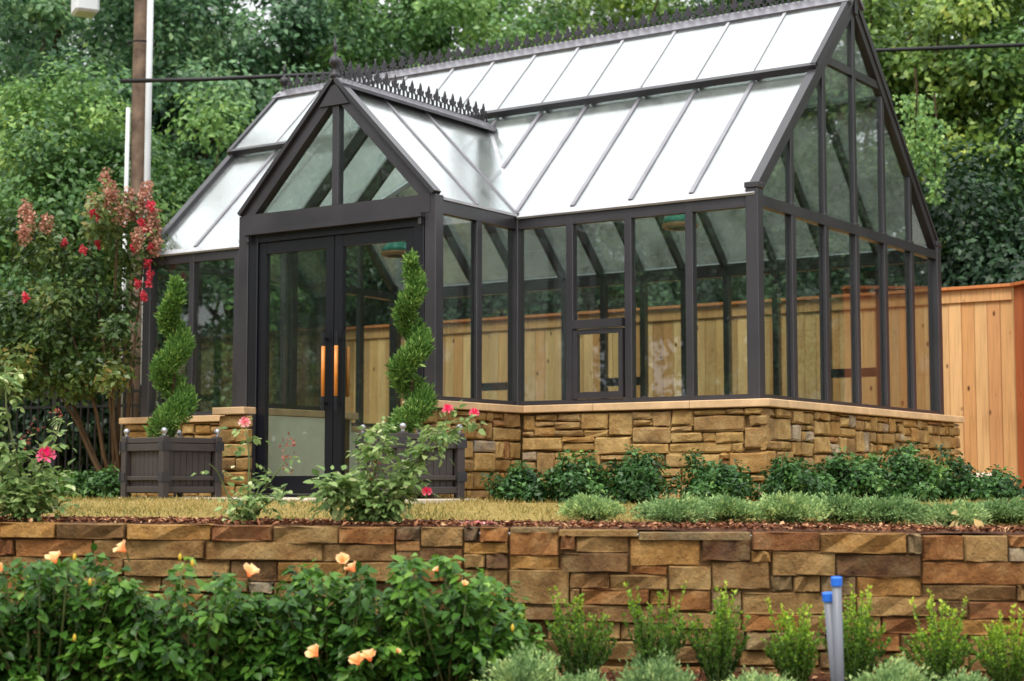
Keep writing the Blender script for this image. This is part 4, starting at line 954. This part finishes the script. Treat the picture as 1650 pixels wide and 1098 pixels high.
def topiary(p, h, Ht, turns, ph, R0, label, rad0=.108):
    t = thing('spiral_topiary', label, 'topiary', (p[0], p[1], p[2]+.457), math.atan2(RT[1], RT[0]), 'spiral topiaries in the planters')
    m = MB(); m.tube([(0, 0, -.02), (.006, 0, Ht*.5), (0, 0, Ht*.93)], [.022, .016, .007], 8); m.build('trunk', M['bark'], t, True)
    n = 20000; u = rs.rand(n)**.85; z0 = .06
    th = ph+u*turns*2*math.pi; Rh = R0*(1-u**2.4)+.008; rr = rad0*(1-.52*u**2)*np.minimum(1, (1.02-u)*9)**.4; rv = rr*.95
    cx, cy, cz = Rh*np.cos(th), Rh*np.sin(th), z0+u*(Ht-z0-.03)
    o = rdir(n); q = rs.rand(n)**.22*(1+.16*np.sin(th*7+o[:, 2]*5)*rs.rand(n))
    P = np.stack([cx, cy, cz], 1)+o*(rr*q)[:, None]*np.array([1, 1, 1.05])
    A = unit(o*.8+np.array([0, 0, .75])+rdir(n)*.5); L = rs.uniform(.02, .042, n)*np.where(rs.rand(n) < .12, 1.7, 1.0)
    V, F, T = leaf_quads(P, A, rdir(n), L, L*.36, np.clip(.52+.12*np.sin(th*3)+rs.normal(size=n)*.2, 0, 1), .0)
    link('foliage', mesh_np('foliage', V, F, M['topiary'], T), None, t)
    # bottom skirt
p, h = planter(276, 14.05, math.radians(45+2), 'charcoal slatted planter box left of the doors')
topiary(p, h, 1.40, 2.7, math.radians(150), .088, 'spiral clipped evergreen in the left planter')
p, h = planter(662, 12.95, math.radians(45-6), 'charcoal slatted planter box right of the doors')
topiary(p, h, 1.45, 3.0, math.radians(170), .080, 'spiral clipped evergreen in the right planter', .098)

# ------------------------------------------------------------------ shrubs at the foot of the greenhouse
def mound(name, label, p, R, mat, n_cl, n_each, ln, group, tint=(.2, .75), cat='shrub', asp=.55, crad=(.05, .10)):
    t = thing(name, label, cat, p, rs.uniform(0, 6), group); R = np.array(R)
    D = rdir(n_cl*2); D[:, 2] = np.abs(D[:, 2]); D = D[:n_cl]; Cc = D*R*(rs.rand(n_cl, 1)**.3)*(1+.16*rs.normal(size=(n_cl, 1))); Cc[:, 2] = np.abs(Cc[:, 2])*.92+.03
    P, A, Nn, L, tt = clump_leaves(Cc, rs.uniform(*crad, n_cl), rs.uniform(*tint, n_cl), n_each, ln, .5, .9, core=np.array([0, 0, R[2]*.2]))
    V, F, T = leaf_quads(P, A+np.array([0, 0, .3]), Nn, L, L*asp, tt); link('foliage', mesh_np('foliage', V, F, mat, T), None, t)
    m = MB()
    for c in Cc[rs.permutation(n_cl)[:12]]: m.tube([rdir(1)[0]*np.array([.03, .03, 0])+np.array([0, 0, -.02]), c*.5+rdir(1)[0]*.02, c], [.009, .006, .003], 5)
    m.build('stem', M['bark'], t)
    return t
HG = 'dark evergreen shrubs along the greenhouse wall'
for px, d, rx, hz, lb in ((842, 12.9, .21, .19, 'small dark evergreen shrub nearest the porch corner'), (932, 12.7, .23, .28, 'dark evergreen shrub second from the porch'), (1030, 12.65, .27, .30, 'rounded dark evergreen shrub third from the porch'), (1152, 12.5, .29, .27, 'dark evergreen shrub just left of the greenhouse corner'), (1285, 12.5, .27, .25, 'dark evergreen shrub just right of the greenhouse corner'), (1372, 12.7, .27, .30, 'dark evergreen shrub below the gable middle'), (1455, 12.9, .28, .36, 'tallest dark evergreen shrub below the gable'), (1530, 13.1, .24, .27, 'dark evergreen shrub below the gable wall end'), (1602, 12.9, .20, .16, 'small dark evergreen shrub beside the cedar fence')):
    p = gp(px, d); p[2] = terr(p); mound('evergreen_shrub', lb, p, (rx*.98, rx*.9, hz*1.14), M['holly'], 60, 66, .042, HG, (.15, .75))
def juniper(label, p, R, group, n_br=90, mat='juniper', each=64, ln=.023):
    t = thing('spreading_juniper', label, 'shrub', p, rs.uniform(0, 6), group); R = np.array(R)
    Ps, As, Ts = [], [], []; m = MB(); lobes = rs.uniform(.55, 1.2, 7); tj = rs.uniform(-.12, .12)
    for i in range(n_br):
        a = rs.uniform(0, 2*math.pi); el = .04+.96*rs.rand()**1.5; r = rs.uniform(.45, 1.0); lb_ = lobes[int(a/6.2832*7) % 7]
        tip = np.array([math.cos(a)*R[0]*r*math.cos(el*1.2), math.sin(a)*R[1]*r*math.cos(el*1.2), .02+R[2]*(math.sin(el*1.5)*.9+.12)*rs.uniform(.5, 1.25)*lb_**.8])
        st = tip*np.array([.25, .25, .35]); u = rs.rand(each)**.7; droop = np.array([0, 0, .03])
        P = st+(tip-st)*u[:, None]+droop*(np.sin(u*3.1))[:, None]+rs.normal(size=(each, 3))*.018
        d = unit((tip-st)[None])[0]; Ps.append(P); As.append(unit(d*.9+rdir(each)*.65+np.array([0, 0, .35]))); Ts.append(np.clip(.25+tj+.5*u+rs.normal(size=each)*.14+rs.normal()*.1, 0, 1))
        if i < 14: m.tube([(0, 0, 0), st, tip], [.008, .006, .002], 4)
    P, A, T_ = np.concatenate(Ps), np.concatenate(As), np.concatenate(Ts); n = len(P); L = ln*rs.uniform(.7, 1.5, n)
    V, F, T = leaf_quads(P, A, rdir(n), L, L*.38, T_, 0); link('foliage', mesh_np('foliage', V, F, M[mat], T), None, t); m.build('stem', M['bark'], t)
    return t
JG = 'pale spreading junipers behind the wall'
for px, d, rx, hz, lb in ((955, 10.9, .20, .14, 'small pale juniper standing alone at the lawn end'), (1085, 10.6, .24, .13, 'pale juniper left of the long juniper row'), (1165, 10.9, .26, .13, 'pale juniper in front of the greenhouse corner shrubs'), (1265, 10.8, .27, .14, 'pale juniper above the reddish top stone'), (1350, 10.9, .25, .12, 'pale juniper in the middle of the right hand row'), (1425, 10.7, .26, .13, 'pale juniper left of the withered leaves'), (1530, 10.5, .26, .12, 'pale juniper around the withered leaves'), (1615, 10.8, .24, .11, 'pale juniper at the right edge of the strip')):
    p = gp(px, d); p[2] = terr(p)+.02; juniper(lb, p, (rx*1.65, rx*1.05, hz*.74), JG, 130)
# withered pale leaves in the juniper
wl = thing('withered_plant', 'withered plant with pale curled leaves above the wall', 'plant', gp(1530, 10.15)*np.array([1, 1, 0])+np.array([0, 0, terr(gp(1530, 10.15))]))
for px, py in ((1503, 838), (1512, 846), (1545, 838), (1556, 846), (1569, 836), (1478, 848), (1520, 852), (1580, 848), (1532, 828)):
    P = at(px, py, 10.15)-np.array(wl.location)
    V, F, T = leaf_full(P[None], rdir(1)*np.array([1, 1, .3])+np.array([[0, 0, -.9 if rs.rand() < .5 else .2]]), np.array([-FW+np.array([0, 0, .5])]), [rs.uniform(.10, .16)], [rs.uniform(.035, .06)], np.array([rs.rand()]), .35)
    link('leaf', mesh_np('leaf', V, F, M['dryleaf'], T), None, wl)
m = MB()
for px in (1480, 1510, 1550, 1575): e = at(px, 842, 10.15)-np.array(wl.location); m.tube([(0, 0, -.02), e*.5+np.array([0, 0, .05]), e], [.005, .004, .002], 4)
m.build('stem', M['stem'], wl)
# pale rock by the fence
p = gp(1572, 15.2); m = MB(); V, F = stone_mesh(.26, .24, .16); m.add(V, F)
tag(m.build('pale_rock', M['pebble'], loc=(p[0], p[1], terr(p)-.01), rz=math.atan2(RT[1], RT[0])), 'pale flat rock at the end of the greenhouse wall', 'rock')
# plants left of the left planter
p = gp(165, 15.0); mound('leafy_shrub', 'low leafy green shrub left of the left planter', p, (.26, .22, .22), M['holly'], 34, 60, .05, None, (.3, .85))
p = gp(110, 15.2); t = thing('grass_tuft', 'tuft of bright green grass beside the iron fence', 'grass', p); n = 260
P = np.concatenate([rs.normal(size=(n, 2))*.06, np.zeros((n, 1))], 1); A = unit(np.array([0, 0, 1])+rdir(n)*.35); L = rs.uniform(.14, .28, n)
V, F, T = leaf_quads(P, A, rdir(n), L, np.full(n, .012), rs.rand(n), 0); link('blade_mass', mesh_np('blade_mass', V, F, M['spikegrass'], T), None, t)

# ------------------------------------------------------------------ roses
def bloom_mesh(r, mat, rings=((.35, 3, 1.25), (.62, 5, .95), (.9, 6, .55), (1.0, 6, .2))):
    Vs, Fs, Ts = [], [], []; b = 0
    for q, (rf_, k, el) in enumerate(rings):
        for i in range(k):
            a = 2*math.pi*(i+.35*q)/k; w_ = 2*math.pi/k*.72
            for iu in range(4):
                u = iu/3
                for iv in range(4):
                    v = iv/3-.5; ang = a+v*w_*(.55+.75*u-.35*u*u); rad = r*rf_*(.16+.84*math.sin(u*1.45)); z = r*(.15+u*.95*math.sin(el)+(.10*rs.normal() if u == 1 else 0)-(.25*u*u*(1-math.sin(el))))
                    Vs.append((rad*math.cos(ang), rad*math.sin(ang), z)); Ts.append(min(1, .25*q+.35*u+rs.rand()*.15))
            for iu in range(3):
                for iv in range(3): c = b+iu*4+iv; Fs.append((c, c+1, c+5, c+4))
            b += 16
    return mesh_np('bloom', np.array(Vs), np.array(Fs), mat, np.array(Ts), True)
def rose(label, bpx, bpy_, d, stems, blooms, red=()):
    base = at(bpx, bpy_, d); base[2] = terr(base)+.02
    t = thing('rose_bush', label, 'rose bush', base, 0, 'rose bushes on top of the retaining wall'); m = MB(); Ps, As, Ns, Ls, Ts = [], [], [], [], []
    for pts, dens, lsz in stems:
        W = [rdir(1)[0]*np.array([.03, .03, 0])]
        for k, (x, y) in enumerate(pts): W.append(at(x, y, d+rs.normal()*.07)-base)
        W = np.array(W); m.tube(W, list(np.linspace(.009, .0035, len(W))), 5)
        seg = np.linalg.norm(np.diff(W, axis=0), axis=1); Lt = seg.sum(); k = int(Lt*dens*1.15)
        for j in range(k):
            u = rs.uniform(.12, 1)*Lt; i = min(np.searchsorted(np.cumsum(seg), u), len(seg)-1); f = (u-(np.cumsum(seg)[i]-seg[i]))/seg[i]; q = W[i]+(W[i+1]-W[i])*f
            a = unit((rdir(1)[0]*np.array([1, 1, .5])+np.array([0, 0, .1]))[None])[0]; nn_ = unit((np.array([0, 0, 1])+rdir(1)[0]*.6)[None])[0]; sd_ = unit(np.cross(a, nn_)[None])[0]
            for l in range(5):
                off = .02+.024*(l//2+1); dirl = a if l == 4 else unit((a*.55+sd_*(1 if l % 2 else -1))[None])[0]
                Ps.append(q+a*off*(1.25 if l == 4 else 1)); As.append(dirl+np.array([0, 0, -.15])); Ns.append(nn_+rdir(1)[0]*.25); Ls.append(lsz*1.2*rs.uniform(.55, 1.3)); Ts.append(np.clip(rs.normal(.5, .2), 0, .92 if rs.rand() < .97 else 1))
    m.build('stem', M['stem'], t, True)
    L = np.array(Ls); V, F, T = leaf_full(np.array(Ps), np.array(As), np.array(Ns), L, L*.62, np.array(Ts)); link('foliage', mesh_np('foliage', V, F, M['rose'], T), None, t)
    for px, py, r, mt in blooms:
        c = at(px, py, d-.06)-base; o = link('bloom', bloom_mesh(r, M[mt]), None, t, c); o.rotation_euler = (math.radians(rs.uniform(20, 50)), math.radians(rs.uniform(-20, 10)), -YAW+rs.uniform(-.4, .4))
    for k, (px, py) in enumerate(red):
        n = 9; P = np.array([at(px+rs.normal()*5, py+rs.normal()*8, d)-base for _ in range(n)]); L = rs.uniform(.02, .035, n)
        V, F, T = leaf_full(P, rdir(n), rdir(n), L, L*.5, rs.rand(n)); link('new_leaves', mesh_np('new_leaves', V, F, M['rosered'], T), None, t)
rose('rose bush with hot pink bloom at the left edge of the wall', 38, 838, 10.2, [([(30, 760), (10, 660), (8, 585)], 36, .05), ([(-10, 740), (-8, 650), (20, 590)], 36, .05), ([(50, 780), (85, 720), (100, 675)], 34, .045), ([(40, 800), (72, 760), (78, 742)], 34, .045), ([(15, 800), (-15, 780)], 80, .048), ([(60, 815), (85, 795), (95, 775)], 80, .048), ([(30, 800), (30, 770)], 90, .048), ([(10, 810), (0, 790), (-5, 760)], 80, .048), ([(55, 800), (50, 770)], 80, .045), ([(70, 825), (90, 815)], 80, .045)], [(75, 738, .062, 'bloompink')], ((45, 703), (60, 690), (90, 668), (38, 715)))
rose('sparse rose bush with one pale pink bloom left of the door', 398, 838, 10.2, [([(400, 800), (402, 740), (396, 690)], 26, .042), ([(415, 800), (440, 770), (465, 735)], 22, .038), ([(370, 805), (350, 760), (338, 748)], 12, .03), ([(390, 815), (370, 800)], 60, .04), ([(425, 815), (450, 800), (460, 785)], 50, .042), ([(410, 805), (420, 780)], 50, .04)], [(394, 683, .038, 'bloompale')], ((462, 722), (466, 748), (470, 716)))
rose('large rose bush with three red blooms in front of the right planter', 612, 838, 10.15, [([(640, 780), (690, 720), (722, 672)], 44, .042), ([(650, 770), (720, 700), (764, 672)], 44, .042), ([(640, 800), (670, 795), (686, 797)], 50, .045), ([(600, 780), (612, 720), (618, 680)], 46, .045), ([(605, 790), (590, 750), (600, 700)], 36, .042), ([(560, 800), (540, 780), (520, 800)], 75, .05), ([(570, 810), (530, 815), (505, 825)], 75, .05), ([(590, 800), (560, 770)], 75, .05), ([(610, 810), (620, 790)], 100, .048), ([(625, 815), (640, 790), (650, 770)], 80, .046), ([(600, 815), (580, 800), (560, 790)], 80, .05), ([(630, 825), (615, 810)], 100, .045), ([(700, 700), (735, 690)], 40, .04)], [(722, 662, .036, 'bloomred'), (764, 667, .032, 'bloomred'), (688, 795, .034, 'bloomred')], ((600, 760), (606, 744)))
# fallen petals
n = 26; P = np.array([at(rs.normal(768, 16), 845, 10.05) for _ in range(n)]); P[:, 2] = [terr(p)+.045 for p in P]; b0 = P.mean(0)
L = rs.uniform(.02, .035, n); V, F, T = leaf_quads(P-b0, rdir(n)*np.array([1, 1, .2]), np.array([[0, 0, 1.]])+rdir(n)*.4, L, L*.8, rs.uniform(.5, 1, n)); o = link('fallen_petals', mesh_np('fallen_petals', V, F, M['bloompale'], T), None, None, b0); kind(o, 'stuff', 'fallen pink petals lying on the mulch')

# ------------------------------------------------------------------ hibiscus hedge
def hib_flower(r):
    Vs, Fs, Ts = [], [], []; b = 0
    for i in range(5):
        a = 2*math.pi*i/5
        for iu in range(4):
            u = iu/3
            for iv in range(4):
                v = iv/3-.5; wdt = (.35+1.0*math.sin(u*1.9))*1.05; ang = a+v*wdt*1.3+.2*u; rad = r*(.12+.74*u**1.3); z = r*(1.5*u-.5*u*u+.16*math.sin(iv*2.2+i*1.7)*u)
                Vs.append((rad*math.cos(ang), rad*math.sin(ang), z)); Ts.append(min(1, .05+.8*u+rs.rand()*.15))
        for iu in range(3):
            for iv in range(3): c = b+iu*4+iv; Fs.append((c, c+1, c+5, c+4))
        b += 16
    return mesh_np('flower', np.array(Vs), np.array(Fs), M['bloomorange'], np.array(Ts), True)
HB = 'hibiscus bushes below the wall'
def hibiscus(label, cpx, d, outline, flowers, buds=(), n=4300):
    base = at(cpx, 1085, d); base[2] = -1.0; t = thing('hibiscus_bush', label, 'hibiscus bush', base, 0, HB)
    xs = [o[0] for o in outline]; ys = [o[1] for o in outline]
    m = MB(); shoots = []
    for i in range(84):
        px = rs.uniform(xs[0], xs[-1]); yt = np.interp(px, xs, ys); py = yt+(1120-yt)*(rs.rand()**1.35)*1.0; dd = d+rs.uniform(-.42, .34)*(.5+.5*rs.rand())
        tip = at(px, py, dd)-base; bs = np.array([tip[0]*.35, tip[1]*.35, 0])+rdir(1)[0]*np.array([.05, .05, 0]); mid = bs*.5+tip*.5+np.array([0, 0, .04]); mid[:2] = bs[:2]*.4+tip[:2]*.6
        m.tube([bs, mid, tip], [.010, .007, .003], 5); shoots.append((bs, mid, tip))
    m.build('stem', M['stem'], t, True)
    Ps, As, Ns, Ts = [], [], [], []
    per = n//len(shoots)
    for bs, mid, tip in shoots:
        ct = rs.uniform(.08, .62)
        for k in range(per):
            u = 1-rs.rand()**1.5*.75; p = (1-u)**2*bs+2*u*(1-u)*mid+u*u*tip; a = unit((rdir(1)[0]*np.array([1, 1, .35])+np.array([0, 0, .05]))[None])[0]
            Ps.append(p+a*.025+rs.normal(size=3)*.012); As.append(a+np.array([0, 0, -.25])); Ns.append(np.array([0, 0, .8])+a*.35-FW*.25+rdir(1)[0]*.45); Ts.append(np.clip(ct+.22*(u-.6)+rs.normal()*.15, 0, 1))
    n_ = len(Ps); L = rs.uniform(.044, .084, n_); V, F, T = leaf_full(np.array(Ps), np.array(As), np.array(Ns), L, L*.66, np.array(Ts), .25); link('foliage', mesh_np('foliage', V, F, M['hib'], T), None, t)
    for px, py, r, tilt in flowers:
        c = at(px, py, d-.40)-base; o = link('flower', hib_flower(r), None, t, c); o.rotation_euler = (math.radians(tilt*.75), math.radians(rs.uniform(-35, 35)), -YAW+rs.uniform(-.6, .6))
        m = MB(); m.tube([np.array(c)+np.array([0, 0, .005]), np.array(c)-np.array([0, 0, .05])+FH*.08], .004, 5); m.build('flower_stalk', M['stem'], t)
    for px, py in buds:
        m = MB(); c = at(px, py, d-.38)-base; m.lathe([(0, -.02), (.008, -.012), (.010, 0), (.006, .015), (0, .022)], c, 8); o = m.build('bud', M['bud'], t, True)
hibiscus('hibiscus bush at the left edge with three orange blooms', 70, 9.15, [(-90, 930), (0, 908), (60, 905), (130, 892), (175, 882), (215, 915)], [(90, 908, .05, 35), (203, 890, .05, 50), (4, 920, .035, 70)], ((120, 898), (145, 938)))
hibiscus('hibiscus bush second from left with yellow buds', 305, 9.1, [(170, 935), (230, 920), (280, 905), (320, 905), (360, 925), (420, 955), (450, 985)], [(400, 930, .052, 15)], ((290, 898), (310, 908), (120, 1028)))
hibiscus('hibiscus bush third from left with orange blooms at top and bottom', 530, 9.15, [(400, 990), (450, 940), (500, 908), (545, 910), (590, 925), (650, 950)], [(552, 908, .042, 60), (572, 922, .045, 30), (512, 1058, .05, 60), (578, 1072, .05, 40), (597, 1066, .05, 30)], ())
hibiscus('hibiscus bush at the right end of the hedge', 730, 9.15, [(610, 935), (660, 895), (690, 885), (740, 892), (790, 915), (830, 960), (865, 1020)], [(706, 921, .022, 40), (748, 944, .022, 40), (640, 1052, .018, 50)], ((826, 1012),))

# ------------------------------------------------------------------ young upright shrubs and junipers below the wall
YG_ = 'young upright boxwood shrubs below the wall'
def upright(label, px, ytop, d, wd, n_st=46):
    base = at(px, 1075, d); base[2] = -.99; t = thing('boxwood_shrub', label, 'shrub', base, 0, YG_)
    tp = rs.uniform(-.26, -.03); Hh = at(px, ytop, d)[2]-base[2]; Ps, As, Ns, Ls, Ts = [], [], [], [], []; m = MB()
    for i in range(n_st):
        a = rs.uniform(0, 6.28); r = wd*rs.uniform(.1, 1)**.7; h = Hh*(1-.35*(r/wd)**2)*rs.uniform(.55, .95) if i > 3 else Hh*(1, .93, .97, .9)[i]
        tip = np.array([math.cos(a)*r, math.sin(a)*r, h]); mid = np.array([tip[0]*.45, tip[1]*.45, h*.45]); bs = np.array([math.cos(a)*.02, math.sin(a)*.02, -.01])
        m.tube([bs, mid, tip], [.005, .0035, .0015], 4)
        for k in range(68):
            u = rs.uniform(.22, 1); p = (1-u)**2*bs+2*u*(1-u)*mid+u*u*tip; q = rdir(1)[0]*np.array([1, 1, .4])
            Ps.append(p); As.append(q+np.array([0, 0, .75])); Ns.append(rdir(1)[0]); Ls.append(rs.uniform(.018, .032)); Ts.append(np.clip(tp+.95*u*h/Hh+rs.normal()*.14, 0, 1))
    m.build('stem', M['stem'], t)
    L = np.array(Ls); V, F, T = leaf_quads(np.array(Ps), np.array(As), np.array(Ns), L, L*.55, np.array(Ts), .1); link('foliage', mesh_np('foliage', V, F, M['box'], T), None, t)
for px, yt, d, wd, lb in ((828, 985, 9.3, .13, 'young upright shrub tucked behind the hedge end'), (935, 950, 9.1, .19, 'young upright shrub nearest the hibiscus hedge'), (1054, 942, 9.1, .20, 'young upright shrub with one tall shoot, second from the hedge'), (1158, 945, 9.1, .17, 'young upright shrub third from the hedge'), (1285, 968, 9.1, .16, 'shorter young shrub left of the grey pipes'), (1378, 948, 9.05, .18, 'young upright shrub right behind the grey pipes'), (1515, 958, 9.05, .18, 'young upright shrub second from the right edge'), (1622, 982, 9.05, .18, 'young upright shrub at the right edge')):
    upright(lb, px, yt-6, d, wd*1.18)
JB = 'pale junipers along the bottom of the picture'
for px, d, rx, hz, lb in ((845, 8.55, .24, .22, 'pale juniper at the hedge end in the foreground'), (935, 8.5, .15, .13, 'small pale juniper in the foreground below the first young shrub'), (1062, 8.5, .26, .20, 'pale juniper in the foreground below the second young shrub'), (1225, 8.5, .27, .165, 'pale juniper in the foreground left of the pipes'), (1435, 8.5, .22, .20, 'pale juniper in the foreground right of the pipes'), (1560, 8.5, .17, .13, 'pale juniper in the foreground near the right edge')):
    p = at(px, 1085, d); p[2] = -1.02; juniper(lb, p, (rx*1.25, rx, hz*1.1), JB, 150)

# ------------------------------------------------------------------ grey pipes with blue caps
for (x0, y0), (x1, y1), d, lb in (((1348, 937), (1353, 1098), 8.25, 'taller grey pipe with a blue cap in front of the wall'), ((1334, 962), (1346, 1098), 8.3, 'shorter leaning grey pipe with a blue cap')):
    top = at(x0, y0, d); bt = at(x1, y1, d); u = (bt-top)/np.linalg.norm(bt-top); bt = top+u*((top[2]+1.18)/-u[2])
    t = thing('capped_pipe', lb, 'pipe', bt, 0, 'grey pipes with blue caps'); m = MB(); m.tube([(0, 0, 0), top-bt], .0225, 16); m.build('pipe', M['greypvc'], t, True)
    m = MB(); q = top-bt; m.tube([q+u*.02, q-u*.018, q-u*.022], [.028, .028, .022], 16); m.build('blue_cap', M['bluecap'], t)
